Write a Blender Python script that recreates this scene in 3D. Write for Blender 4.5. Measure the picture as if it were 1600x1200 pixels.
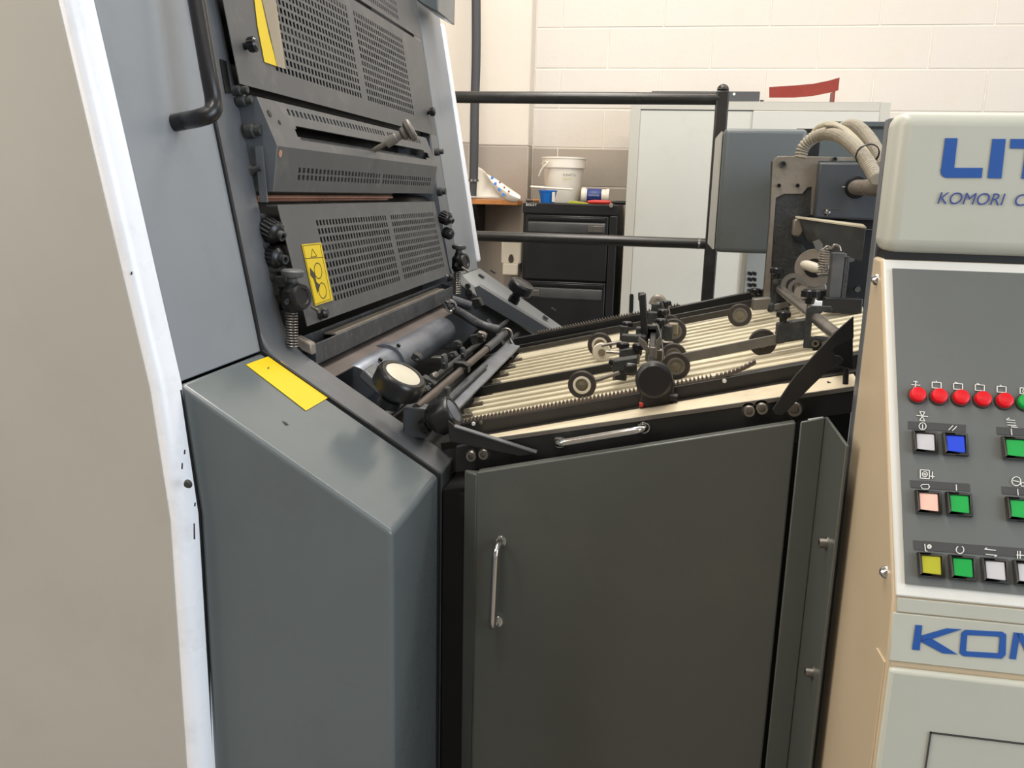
import bpy, bmesh, math, random
from mathutils import Vector, Matrix
random.seed(7)
for o in list(bpy.data.objects): bpy.data.objects.remove(o)
V = Vector
# ---------------------------------------------------------------- camera
FPX, YAW, PITCH, ROLL, EYE = 1330.0, math.radians(9.75), math.radians(12.67), math.radians(1.45), V((0, 0, 1.36))
FW = V((-math.sin(YAW)*math.cos(PITCH), math.cos(YAW)*math.cos(PITCH), -math.sin(PITCH)))
_r = V((math.cos(YAW), math.sin(YAW), 0)); _u = _r.cross(FW)
RT = _r*math.cos(ROLL) + _u*math.sin(ROLL); UP = -_r*math.sin(ROLL) + _u*math.cos(ROLL)
SC = bpy.context.scene; COL = SC.collection
cd = bpy.data.cameras.new('camera'); cam = bpy.data.objects.new('camera', cd); COL.objects.link(cam)
cd.sensor_width = 36; cd.lens = 36*FPX/1600; cd.clip_start = 0.05
cam.matrix_world = Matrix(((RT.x, UP.x, -FW.x, EYE.x), (RT.y, UP.y, -FW.y, EYE.y), (RT.z, UP.z, -FW.z, EYE.z), (0, 0, 0, 1)))
SC.camera = cam
# ---------------------------------------------------------------- world, lamps, exposure
SC.view_settings.view_transform = 'Standard'; SC.view_settings.look = 'None'
SC.view_settings.exposure = 0.0; SC.view_settings.gamma = 1; SC.view_settings.use_curve_mapping = False
w = bpy.data.worlds.new('hall'); SC.world = w; w.use_nodes = True
w.node_tree.nodes['Background'].inputs[0].default_value = (0.86, 0.91, 1.0, 1); w.node_tree.nodes['Background'].inputs[1].default_value = 0.45
def area(name, loc, target, sx, sy, power, col):
    l = bpy.data.lights.new(name, 'AREA'); l.shape = 'RECTANGLE'; l.size = sx; l.size_y = sy; l.energy = power; l.color = col
    o = bpy.data.objects.new(name, l); COL.objects.link(o); o.location = loc
    o.rotation_euler = (V(target)-V(loc)).to_track_quat('-Z', 'Y').to_euler(); return o
WARM = (1.0, 0.90, 0.78); COOL = (0.78, 0.88, 1.0)
area('ceiling_lamp', (-0.5, 1.7, 3.9), (-0.5, 1.7, 0), 0.5, 4.0, 105, (1.0, .95, .88))
area('ceiling_lamp', (1.6, 2.6, 3.9), (1.4, 2.6, 0), 0.5, 4.0, 64, WARM)
area('ceiling_lamp', (0.2, -1.2, 3.9), (0.2, -1.2, 0), 4.0, 0.4, 14, (1, .93, .84))  # unseen lamp added behind the camera to brighten the cream panel
area('doorway_daylight', (4.6, -1.4, 2.3), (0, 1.2, 1.1), 3.4, 3.2, 215, COOL)
area('ceiling_lamp', (-2.6, -0.9, 3.9), (-1.6, -0.1, 0), 0.5, 3.6, 85, (1, .92, .82))
area('added_aisle_fill', (-4.4, -0.7, 2.3), (0.3, 1.1, .9), 2.4, 2.6, 82, (1, .91, .80))  # unseen warm light added to brighten the console side

# ---------------------------------------------------------------- pixel rays to real 3D points
def ray(px, py): return FW + RT*((px-800)/FPX) - UP*((py-600)/FPX)
def at(px, py, X=None, Y=None, Z=None):
    d = ray(px, py)
    t = (X-EYE.x)/d.x if X is not None else (Y-EYE.y)/d.y if Y is not None else (Z-EYE.z)/d.z
    return EYE + d*t
def onplane(px, py, p, n):
    d = ray(px, py); return EYE + d*((p-EYE).dot(n)/d.dot(n))
# ---------------------------------------------------------------- materials
def lin(c):
    f = lambda v: v/12.92 if v <= .04045 else ((v+.055)/1.055)**2.4
    return (f(c[0]/255), f(c[1]/255), f(c[2]/255), 1)
MATS = {}
def mat(name, rgb, rough=.5, metal=0., var=.10, scale=6., bump=0., bscale=60., dirt=None, dirt_amt=.0, emit=0., alpha=1., coat=0., spec=.5, rvar=.12):
    m = bpy.data.materials.new(name); m.use_nodes = True; nt = m.node_tree; N = nt.nodes; L = nt.links
    b = N['Principled BSDF']; b.inputs['Roughness'].default_value = rough; b.inputs['Metallic'].default_value = metal
    b.inputs['Specular IOR Level'].default_value = spec; b.inputs['Coat Weight'].default_value = coat
    tc = N.new('ShaderNodeTexCoord')
    n1 = N.new('ShaderNodeTexNoise'); n1.inputs['Scale'].default_value = scale; n1.inputs['Detail'].default_value = 6; n1.inputs['Roughness'].default_value = .6
    L.new(tc.outputs['Object'], n1.inputs['Vector'])
    mr = N.new('ShaderNodeMapRange'); mr.inputs[1].default_value = .3; mr.inputs[2].default_value = .7; mr.inputs[3].default_value = 1-var; mr.inputs[4].default_value = 1+var
    L.new(n1.outputs['Fac'], mr.inputs[0])
    mx = N.new('ShaderNodeVectorMath'); mx.operation = 'SCALE'; c = lin(rgb); mx.inputs[0].default_value = c[:3]; L.new(mr.outputs[0], mx.inputs['Scale'])
    out = mx.outputs[0]
    if dirt:
        n2 = N.new('ShaderNodeTexNoise'); n2.inputs['Scale'].default_value = scale*2.3; n2.inputs['Detail'].default_value = 8; n2.inputs['Roughness'].default_value = .7
        L.new(tc.outputs['Object'], n2.inputs['Vector'])
        r2 = N.new('ShaderNodeMapRange'); r2.inputs[1].default_value = .52; r2.inputs[2].default_value = .75; r2.inputs[3].default_value = 0; r2.inputs[4].default_value = dirt_amt
        L.new(n2.outputs['Fac'], r2.inputs[0])
        mi = N.new('ShaderNodeMix'); mi.data_type = 'RGBA'; L.new(r2.outputs[0], mi.inputs[0]); L.new(out, mi.inputs[6]); mi.inputs[7].default_value = lin(dirt)
        out = mi.outputs[2]
    L.new(out, b.inputs['Base Color'])
    rr = N.new('ShaderNodeMapRange'); rr.inputs[3].default_value = max(.02, rough-rvar); rr.inputs[4].default_value = min(1, rough+rvar)
    L.new(n1.outputs['Fac'], rr.inputs[0]); L.new(rr.outputs[0], b.inputs['Roughness'])
    if bump:
        n3 = N.new('ShaderNodeTexNoise'); n3.inputs['Scale'].default_value = bscale; n3.inputs['Detail'].default_value = 4; L.new(tc.outputs['Object'], n3.inputs['Vector'])
        bp = N.new('ShaderNodeBump'); bp.inputs['Strength'].default_value = bump; bp.inputs['Distance'].default_value = .01; L.new(n3.outputs['Fac'], bp.inputs['Height']); L.new(bp.outputs[0], b.inputs['Normal'])
    if emit:
        L.new(out, b.inputs['Emission Color']); b.inputs['Emission Strength'].default_value = emit
    if alpha < 1: b.inputs['Alpha'].default_value = alpha
    MATS[name] = m; return m
M_cream = mat('cream_paint', (172, 168, 159), .38, var=.03, scale=2.5, dirt=(150, 138, 118), dirt_amt=.18)
M_edge = mat('white_and_edge_sheen', (236, 238, 242), .28, var=.03, dirt=(120, 120, 120), dirt_amt=.15)  # daylight sheen of the edge strips put into the colour; plain white on the cup
M_grey = mat('grey_paint', (124, 128, 130), .30, var=.06, scale=3, dirt=(92, 92, 90), dirt_amt=.25, bump=.02, bscale=250)
M_cover = mat('grey_cover_paint', (92, 99, 101), .22, var=.05, scale=3.5, dirt=(80, 82, 80), dirt_amt=.3, bump=.02, bscale=260)
M_side = mat('blue_grey_paint', (128, 133, 138), .42, var=.05, scale=4, dirt=(98, 100, 104), dirt_amt=.3)
M_slate = mat('slate_frame_paint', (88, 91, 95), .34, var=.12, scale=9, dirt=(120, 122, 124), dirt_amt=.3)
M_guard = mat('guard_paint', (76, 77, 78), .45, var=.10, scale=8, dirt=(128, 124, 116), dirt_amt=.35)
M_door = mat('door_paint', (80, 83, 79), .36, var=.05, scale=3, dirt=(100, 98, 90), dirt_amt=.25, bump=.02, bscale=220)
M_gasket = mat('rubber_gasket', (24, 25, 26), .6)
M_black = mat('black_paint', (30, 30, 31), .38, var=.15, dirt=(70, 68, 64), dirt_amt=.2)
M_void = mat('dark_metal_and_shade', (12, 12, 12), .5, var=.3, scale=14, dirt=(30, 25, 20), dirt_amt=.25)  # shade of the machine interior put into the colour; also small dark metal parts
M_plastic = mat('black_plastic', (26, 26, 28), .32, var=.1)
M_steel = mat('worn_steel', (140, 136, 130), .35, .9, var=.15, scale=20, dirt=(74, 62, 52), dirt_amt=.5)
M_bluesteel = mat('smeared_roller_steel', (122, 127, 137), .38, .6, var=.2, scale=12, dirt=(70, 72, 80), dirt_amt=.5)
M_chrome = mat('chrome', (215, 215, 215), .12, 1., var=.02, rvar=.05)
M_brownbar = mat('brown_steel', (98, 90, 84), .42, .6, var=.2, scale=15, dirt=(60, 48, 42), dirt_amt=.5)
M_inky = mat('inky_steel', (70, 72, 76), .45, .3, var=.3, scale=22, dirt=(150, 150, 150), dirt_amt=.4)
M_blade = mat('blade_strip', (92, 84, 80), .5, .2, var=.2, scale=12, dirt=(70, 56, 70), dirt_amt=.5)
M_copper = mat('copper', (222, 168, 146), .3, .8, var=.2)
M_slat = mat('cream_slat', (212, 203, 178), .34, var=.05, scale=10, dirt=(150, 138, 112), dirt_amt=.35)
M_slatdark = mat('slat_gap', (38, 33, 27), .5, var=.2)
M_ledge = mat('ledge_cream', (206, 194, 168), .45, var=.07, scale=9, dirt=(150, 128, 98), dirt_amt=.45)
M_belt = mat('table_belt', (58, 54, 50), .5, var=.2, scale=18, dirt=(84, 76, 68), dirt_amt=.4)
M_bar = mat('grey_flat_bar', (114, 110, 104), .42, .4, var=.15, scale=15, dirt=(80, 72, 64), dirt_amt=.4)
M_tyre = mat('rubber_tyre', (56, 50, 46), .6, var=.15, scale=30)
M_nylon = mat('white_nylon', (222, 214, 196), .45, var=.04)
M_hub = mat('brass_hub', (132, 124, 106), .45, .5, var=.15, scale=30)
M_cast = mat('bare_casting', (142, 134, 123), .45, .3, var=.12, scale=14, dirt=(92, 78, 66), dirt_amt=.5, bump=.1, bscale=80)
M_castdark = mat('dark_cast_iron', (52, 54, 54), .6, .1, var=.25, scale=30, dirt=(90, 80, 68), dirt_amt=.35, bump=.3, bscale=120)
M_boxgrey = mat('gearbox_paint', (104, 110, 112), .42, var=.05, scale=4, dirt=(86, 86, 74), dirt_amt=.35)
M_panel = mat('motor_box_paint', (72, 75, 79), .4, var=.06, scale=5)
M_hose = mat('dusty_hose', (158, 150, 134), .6, var=.12, scale=25, dirt=(82, 76, 68), dirt_amt=.5)
M_hose2 = mat('dusty_cable', (164, 156, 134), .6, var=.12, scale=20, dirt=(96, 88, 72), dirt_amt=.5)
M_yellow = mat('yellow_sticker', (208, 180, 6), .4, var=.03)
M_blackprint = mat('black_print', (50, 46, 30), .5)
M_clear = mat('clear_film', (176, 164, 140), .3, var=.1, alpha=.45)
M_console = mat('console_paint', (186, 188, 177), .36, var=.02, scale=3, dirt=(150, 148, 130), dirt_amt=.15)
M_conside = mat('console_side_shade', (196, 178, 150), .34, var=.03, scale=3, dirt=(170, 150, 120), dirt_amt=.2)  # same console, with the warm shade of its side put into the colour
M_bezel = mat('console_bezel', (212, 212, 206), .4, var=.03, scale=5)
M_face = mat('control_face', (96, 99, 97), .42, var=.04, scale=6, dirt=(92, 92, 88), dirt_amt=.3)
M_legend = mat('legend_strip', (62, 62, 62), .5, var=.05)
M_blue = mat('blue_lettering', (36, 84, 158), .4, var=.03)
M_blue2 = mat('blue_small_lettering', (60, 76, 140), .4, var=.03)
M_white = mat('white_print', (222, 222, 216), .5, var=.02)
M_frameplastic = mat('button_frame', (64, 62, 58), .4, var=.1)
M_bgreen = mat('green_button', (10, 152, 62), .35, var=.08, scale=40, emit=.12)
M_bblue = mat('blue_button', (18, 62, 200), .35, var=.08, scale=40, emit=.10)
M_bwhite = mat('white_button', (190, 188, 190), .35, var=.04, scale=40)
M_bpink = mat('lit_pink_button', (226, 178, 160), .35, var=.06, scale=60, emit=.18)
M_byellow = mat('yellow_button', (170, 168, 36), .35, var=.06, scale=40, emit=.05)
M_red = mat('red_lamp', (206, 14, 28), .3, var=.08, emit=.10)
M_wall = mat('cream_block_paint', (218, 211, 202), .7, var=.015, scale=2, bump=.12, bscale=30, dirt=(214, 202, 184), dirt_amt=.3)
M_pillar = mat('cream_pillar_paint', (222, 213, 200), .7, var=.02, scale=3, bump=.1, bscale=25)
M_dado = mat('taupe_wall_paint', (172, 162, 150), .7, var=.03, scale=3, bump=.12, bscale=30)
M_mortar = mat('wall_joint', (226, 219, 208), .8)
M_floor = mat('concrete_floor', (120, 114, 106), .6, var=.15, scale=3, bump=.1, bscale=30, dirt=(80, 74, 66), dirt_amt=.4)
M_ceil = mat('ceiling_paint', (205, 200, 190), .8)
M_rail = mat('rail_black', (44, 42, 40), .3, var=.1, dirt=(120, 118, 112), dirt_amt=.15)
M_cab = mat('pale_cabinet', (203, 203, 195), .5, var=.02, scale=3, dirt=(176, 174, 160), dirt_amt=.2)
M_cabframe = mat('cabinet_frame', (192, 190, 180), .5, var=.02, scale=3)
M_filing = mat('filing_black', (24, 24, 25), .42, var=.1)
M_filhandle = mat('filing_handle', (74, 74, 74), .35, .3, var=.2)
M_wood = mat('wood_shelf', (180, 118, 62), .5, var=.15, scale=12)
M_redpaint = mat('red_rack_paint', (136, 48, 34), .45, var=.06, scale=10, dirt=(180, 90, 70), dirt_amt=.3)
M_darkgrey = mat('dark_grey_sheet', (76, 77, 80), .5, var=.05)
M_bucket = mat('white_bucket', (236, 228, 214), .45, var=.03)
M_paper = mat('white_paper', (232, 227, 214), .7, var=.03)
M_dispenser = mat('dispenser_plastic', (238, 230, 212), .4, var=.02)
M_bluetub = mat('blue_tub', (22, 108, 196), .4, var=.05)
M_navy = mat('navy_label', (40, 60, 128), .45, var=.05)
M_redtool = mat('red_handle', (196, 50, 40), .45)
M_green = mat('yellow_green_cloth', (170, 170, 60), .8)
M_duct = mat('conduit_grey', (66, 66, 68), .5, var=.05)
M_brass = mat('brass_pin', (190, 140, 60), .3, .9)

# ---------------------------------------------------------------- mesh builder
class MB:
    def __init__(s): s.bm = bmesh.new()
    def face(s, pts):
        vs = [s.bm.verts.new(p) for p in pts]; return s.bm.faces.new(vs)
    def prism(s, pts, vec):
        pts = [V(p) for p in pts]; vec = V(vec); n = len(pts)
        a = [s.bm.verts.new(p) for p in pts]; b = [s.bm.verts.new(p+vec) for p in pts]
        s.bm.faces.new(a); s.bm.faces.new(b[::-1])
        for i in range(n): s.bm.faces.new((a[i], b[i], b[(i+1) % n], a[(i+1) % n]))
        return s
    def box(s, x0, x1, y0, y1, z0, z1):
        return s.prism([(x0, y0, z0), (x1, y0, z0), (x1, y0, z1), (x0, y0, z1)], (0, y1-y0, 0))
    def bar(s, p0, p1, wdir, w, t):
        """rectangular bar from p0 to p1; wdir = direction of width w, t = other thickness"""
        p0, p1, wd = V(p0), V(p1), V(wdir).normalized(); ax = (p1-p0); tn = ax.cross(wd).normalized()
        wd = tn.cross(ax).normalized()
        c = [p0+wd*w/2+tn*t/2, p0-wd*w/2+tn*t/2, p0-wd*w/2-tn*t/2, p0+wd*w/2-tn*t/2]
        return s.prism(c, ax)
    def lathe(s, prof, o, ax, n=28):
        o, ax = V(o), V(ax).normalized(); a = ax.orthogonal().normalized(); b = ax.cross(a); rings = []
        for r, h in prof:
            if r < 1e-6: rings.append([s.bm.verts.new(o+ax*h)])
            else: rings.append([s.bm.verts.new(o+ax*h+a*(r*math.cos(2*math.pi*i/n))+b*(r*math.sin(2*math.pi*i/n))) for i in range(n)])
        for q in range(len(rings)-1):
            A, B = rings[q], rings[q+1]
            for i in range(n):
                j = (i+1) % n
                if len(A) == 1 and len(B) == 1: continue
                if len(A) == 1: s.bm.faces.new((A[0], B[i], B[j]))
                elif len(B) == 1: s.bm.faces.new((A[i], B[0], A[j]))
                else: s.bm.faces.new((A[i], B[i], B[j], A[j]))
        return s
    def cyl(s, p0, p1, r, r2=None, n=24):
        p0, p1 = V(p0), V(p1); h = (p1-p0).length; r2 = r if r2 is None else r2
        return s.lathe([(0, 0), (r, 0), (r2, h), (0, h)], p0, p1-p0, n)
    def tube(s, pts, r, n=12, closed=False):
        pts = [V(p) for p in pts]; rings = []; prev = None
        for i, p in enumerate(pts):
            t = (pts[min(i+1, len(pts)-1)]-pts[max(i-1, 0)]).normalized()
            if prev is None: a = t.orthogonal().normalized()
            else: a = (prev-t*prev.dot(t)).normalized()
            prev = a; b = t.cross(a); rr = r[i] if isinstance(r, (list, tuple)) else r
            rings.append([s.bm.verts.new(p+a*rr*math.cos(2*math.pi*k/n)+b*rr*math.sin(2*math.pi*k/n)) for k in range(n)])
        for q in range(len(rings)-1):
            for i in range(n):
                j = (i+1) % n; s.bm.faces.new((rings[q][i], rings[q+1][i], rings[q+1][j], rings[q][j]))
        s.bm.faces.new(rings[0][::-1]); s.bm.faces.new(rings[-1]); return s
    def perf(s, P, us, vs, holes, thick, nrm):
        """plate with real slots: P(u,v) gives the point; cells whose index pair is in holes are left open"""
        nrm = V(nrm).normalized()*thick; F = {}; B = {}
        def g(D, i, j, off):
            if (i, j) not in D: D[(i, j)] = s.bm.verts.new(P(us[i], vs[j])+off)
            return D[(i, j)]
        full = lambda i, j: 0 <= i < len(us)-1 and 0 <= j < len(vs)-1 and (i, j) not in holes
        z = V((0, 0, 0))
        for i in range(len(us)-1):
            for j in range(len(vs)-1):
                if not full(i, j): continue
                q = [(i, j), (i+1, j), (i+1, j+1), (i, j+1)]
                s.bm.faces.new([g(F, a, b, z) for a, b in q]); s.bm.faces.new([g(B, a, b, -nrm) for a, b in q][::-1])
                for (di, dj), (e0, e1) in (((0, -1), (0, 1)), ((1, 0), (1, 2)), ((0, 1), (2, 3)), ((-1, 0), (3, 0))):
                    if not full(i+di, j+dj):
                        a, b = q[e0], q[e1]; s.bm.faces.new([g(F, *b, z), g(F, *a, z), g(B, *a, -nrm), g(B, *b, -nrm)])
        return s
WLOC = {}
def finish(o, label=None, cat=None, group=None, kind=None):
    if label: o['label'] = label
    if cat: o['category'] = cat
    if group: o['group'] = group
    if kind: o['kind'] = kind
    return o
def build(name, mb, m, parent=None, label=None, cat=None, group=None, kind=None, bevel=0., seg=2, smooth=True, origin=None, ang=35):
    bm = mb.bm; bmesh.ops.remove_doubles(bm, verts=bm.verts, dist=1e-6); bmesh.ops.recalc_face_normals(bm, faces=bm.faces)
    if parent is not None: org = WLOC[parent.name]
    elif origin is not None: org = V(origin)
    else:
        xs = [v.co for v in bm.verts]
        org = V((sum(v.x for v in xs)/len(xs), sum(v.y for v in xs)/len(xs), min(v.z for v in xs)))
    for v in bm.verts: v.co -= org
    me = bpy.data.meshes.new(name); bm.to_mesh(me); bm.free(); me.materials.append(m)
    o = bpy.data.objects.new(name, me); COL.objects.link(o)
    if parent is not None: o.parent = parent
    else: o.location = org
    WLOC[o.name] = org
    if bevel:
        bv = o.modifiers.new('bevel', 'BEVEL'); bv.width = bevel; bv.segments = seg; bv.limit_method = 'ANGLE'; bv.angle_limit = math.radians(30)
        bv.harden_normals = False
    if smooth:
        me.shade_smooth()
        a = math.radians(ang)
        b2 = bmesh.new(); b2.from_mesh(me)
        for e in b2.edges:
            if len(e.link_faces) == 2 and e.calc_face_angle(0) > a: e.smooth = False
        b2.to_mesh(me); b2.free()
    return finish(o, label, cat, group, kind)
def thing(name, loc, label, cat, group=None):
    o = bpy.data.objects.new(name, None); COL.objects.link(o); o.location = loc; o.empty_display_size = .05
    WLOC[o.name] = V(loc); return finish(o, label, cat, group)
def struct(name, mb, m, parent=None, **k): return build(name, mb, m, parent, kind='structure' if parent is None else None, **k)
def text_mesh(body, name, m, parent, o, xd, yd, h, width, shear=0., thick=.0006):
    c = bpy.data.curves.new('t', 'FONT'); c.body = body; c.size = 1; c.shear = shear; c.extrude = .0
    t = bpy.data.objects.new('t', c); COL.objects.link(t); bpy.context.view_layer.update()
    me = bpy.data.meshes.new_from_object(t.evaluated_get(bpy.context.evaluated_depsgraph_get())); bpy.data.objects.remove(t); bpy.data.curves.remove(c)
    xs = [v.co.x for v in me.vertices]; ys = [v.co.y for v in me.vertices]; x0, x1, y0, y1 = min(xs), max(xs), min(ys), max(ys)
    xd, yd = V(xd).normalized(), V(yd).normalized(); nn = xd.cross(yd); org = WLOC[parent.name]
    for v in me.vertices:
        v.co = V(o)+xd*((v.co.x-x0)/(x1-x0)*width)+yd*((v.co.y-y0)/(y1-y0)*h)+nn*thick-org
    me.name = name; me.materials.clear(); me.materials.append(m); ob = bpy.data.objects.new(name, me); COL.objects.link(ob); ob.parent = parent; WLOC[ob.name] = org
    return ob
def arc(c, a, b, r, a0, a1, n=8):
    c, a, b = V(c), V(a), V(b); return [c+a*r*math.cos(math.radians(a0+(a1-a0)*i/n))+b*r*math.sin(math.radians(a0+(a1-a0)*i/n)) for i in range(n+1)]
def smoothpath(pts, n=6):
    P = [V(p) for p in pts]; out = []
    for i in range(len(P)-1):
        p0, p1, p2, p3 = P[max(i-1, 0)], P[i], P[i+1], P[min(i+2, len(P)-1)]
        for k in range(n):
            t = k/n; out.append(.5*((2*p1)+(-p0+p2)*t+(2*p0-5*p1+4*p2-p3)*t*t+(-p0+3*p1-3*p2+p3)*t**3))
    return out+[P[-1]]
def handle(mb, p0, p1, out, stand, r, n=12):
    p0, p1, out = V(p0), V(p1), V(out).normalized(); d = (p1-p0).normalized(); rb = min(stand*.6, .014+r)
    pts = [p0]+arc(p0+out*(stand-rb)+d*rb, -d, out, rb, 0, 90, 6)+arc(p1+out*(stand-rb)-d*rb, out, d, rb, 0, 90, 6)+[p1]
    return mb.tube(pts, r, n)

# ================================================================ ROOM
YW = 4.5
def wp(px, py): return at(px, py, Y=YW)
struct('floor', MB().box(-5, 6, -4, YW+.3, -.1, 0), M_floor)
struct('ceiling', MB().box(-5, 6, -4, YW+.3, 4.1, 4.2), M_ceil)
struct('wall_left', MB().box(-5.1, -5, -4, YW+.3, 0, 4.1), M_wall)
struct('wall_behind', MB().box(-5.1, 6, -4.1, -4, 0, 4.1), M_dado)
wb = struct('wall_back', MB().box(-5, 6, YW-.0285, YW+.25, 0, 4.1), M_mortar)
zdado = wp(900, 232).z; rowz = zdado; bh = wp(900, 171).z-wp(900, 232).z; bw = wp(1037, 80).x-wp(880, 80).x
xj = {0: wp(944, 200).x, 1: wp(876, 140).x, 2: wp(951, 80).x, 3: wp(880, 25).x}
xpil = wp(836, 150).x
blk_cache = {}
def block(x0, x1, z0, z1, m):
    x0 = max(x0, xpil)
    if x1-x0 < .02: return
    key = (round(x1-x0, 3), round(z1-z0, 3), m.name); g = .0022
    if key not in blk_cache:
        mb = MB().box(0, x1-x0, 0, .04, 0, z1-z0)
        mb = MB().box(g, x1-x0-g, 0, .04, g, z1-z0-g)
        o = build('block', mb, m, wb, bevel=.003, seg=1, smooth=False); me = o.data
        # parent origin offset was removed in build; put it back as a location
        off = WLOC['wall_back']
        for v in me.vertices: v.co += off
        blk_cache[key] = o
    else:
        s = blk_cache[key]; o = s.copy(); COL.objects.link(o); o.parent = wb
    o.location = V((x0, YW-.0315+random.uniform(0, .001), z0))-WLOC['wall_back']
for r in range(-8, 7):
    z0 = rowz+r*bh; xs = xj[r % 4 if 0 <= r < 4 else (r % 2)+ (2 if r >= 4 else 0)]
    k0 = int((xpil-xs)/bw)-1
    for k in range(k0, k0+9): block(xs+k*bw, xs+(k+1)*bw, z0, z0+bh, M_dado if r < 0 else M_wall)
# pilaster left of the block wall, with its painted dado
xa = at(700, 150, Y=YW-.1).x-.35
pil = struct('wall_pilaster', MB().box(xa, xpil, YW-.16, YW+.05, zdado, 4.1), M_pillar, bevel=.006)
build('dado_paint', MB().box(xa, xpil, YW-.16, YW+.05, 0, zdado), M_dado, pil, bevel=.006)
xb = at(738, 150, Y=YW-.3).x
ret = struct('wall_recess', MB().box(-3.5, xb, YW-.34, YW, zdado, 4.1), M_pillar, bevel=.006)
build('dado_paint', MB().box(-3.5, xb, YW-.34, YW, 0, zdado), M_dado, ret, bevel=.006)

# drain pipe in front of the pilaster
YP = 4.05
pp = [at(743, -120, Y=YP), at(744, 0, Y=YP), at(744, 90, Y=YP), at(742, 160, Y=YP), at(741, 230, Y=YP), at(740, 281, Y=YP)]
pipe = thing('downpipe', at(739, 305, Y=YP), 'dark grey vertical downpipe in front of the cream pilaster', 'pipe')
build('upper_pipe', MB().tube(smoothpath(pp), .021, 16), M_duct, pipe)
build('lower_pipe', MB().tube([at(740, 283, Y=YP), at(739, 306, Y=YP)], .017, 16), M_duct, pipe)
build('clip', MB().cyl(at(740, 280, Y=YP), at(740, 284, Y=YP), .024), M_steel, pipe)

# ================================================================ BACKGROUND FURNITURE
YC = 3.95   # fronts of the cupboards
# tall pale cupboard with sliding doors
c0, c1 = at(986, 160, Y=YC), at(1393, 157, Y=YC); ztop = (c0.z+c1.z)/2
cab = thing('storage_cupboard', (c0.x, YC, 0), 'tall pale grey-green steel cupboard with two sliding doors against the block wall', 'cupboard')
build('carcass', MB().box(c0.x, c1.x, YC+.02, YC+.42, .0, ztop), M_cabframe, cab, bevel=.002)
fr = MB(); fr.box(c0.x, c0.x+.042, YC, YC+.02, 0, ztop); fr.box(c1.x-.042, c1.x, YC, YC+.02, 0, ztop)
fr.box(c0.x+.042, c1.x-.042, YC, YC+.02, ztop-.036, ztop); fr.box(c0.x+.042, c1.x-.042, YC, YC+.02, 0, .08)
build('front_frame', fr, M_cabframe, cab, bevel=.0015)
xs_ = at(1175, 200, Y=YC).x
d1 = build('sliding_door', MB().box(c0.x+.043, xs_+.01, YC+.004, YC+.012, .081, ztop-.04), M_cab, cab, bevel=.0015, label='left sliding door, set back')
d2 = build('sliding_door', MB().box(xs_, c1.x-.043, YC-.006, YC+.003, .081, ztop-.038), M_cab, cab, bevel=.0015, label='right sliding door, in front')
s0, s1 = at(987, 462, Y=YC), at(986, 488, Y=YC)
build('pull_slot', MB().prism([p+V((0, .001, 0)) for p in arc(s0, V((1, 0, 0)), V((0, 0, 1)), .009, 0, 180, 6)+arc(s1, V((1, 0, 0)), V((0, 0, 1)), .009, 180, 360, 6)], (0, -.004, 0)), M_black, d1, label='black recessed pull slot')
# filing cabinet
f0, f1 = at(817, 318, Y=YC), at(975, 318, Y=YC); zf = f0.z+.003
fx0, fx1 = f0.x, at(966, 318, Y=YC-.02).x
fil = thing('filing_cabinet', (fx0, YC, 0), 'black steel filing cabinet with four drawers left of the tall pale cupboard', 'filing cabinet')
build('carcass', MB().box(fx0, fx1, YC+.02, YC+.5, 0, zf), M_filing, fil, bevel=.004)
build('top_strip', MB().box(fx0, fx1, YC, YC+.02, zf-.045, zf), M_filing, fil, bevel=.002)
dz = (zf-.05-.06)/4; M_filside = M_filing
for i in range(4):
    z1 = zf-.052-i*dz; z0 = z1-dz+.008
    d = build('drawer', MB().box(fx0+.018, fx1-.04, YC-.012, YC+.02, z0, z1), M_filing, fil, bevel=.004)
    hb = MB().prism([(fx0+.03, YC-.016, z1-.038), (fx0+.03, YC-.016, z1-.075), (fx0+.03, YC-.012, z1-.08), (fx0+.03, YC-.012, z1-.03)], (fx1-fx0-.085, 0, 0))
    build('handle_strip', hb, M_filhandle, d, label='worn grey recessed handle strip')
    build('card_holder', MB().box(fx1-.13, fx1-.06, YC-.021, YC-.016, z1-.07, z1-.042) if i == 0 else MB().box(fx0+.03, fx0+.09, YC-.021, YC-.016, z1-.07, z1-.042), M_steel, d, bevel=.001)
    build('drawer_lip', MB().box(fx0+.03, fx1-.055, YC-.02, YC-.012, z1-.022, z1-.008), M_plastic, d, bevel=.002)
build('side_post', MB().box(fx1-.036, fx1, YC-.01, YC+.02, 0, zf-.048), M_filing, fil, bevel=.003)
lk = at(955, 321, Y=YC-.001); build('lock', MB().lathe([(0, .006), (.009, .006), (.011, 0), (0, 0)], lk, (0, -1, 0), 16), M_chrome, fil)
text_mesh('BISLEY', 'badge_lettering', M_white, fil, at(822, 321.5, Y=YC), (1, 0, 0), (0, 0, 1), .011, .05)
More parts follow.
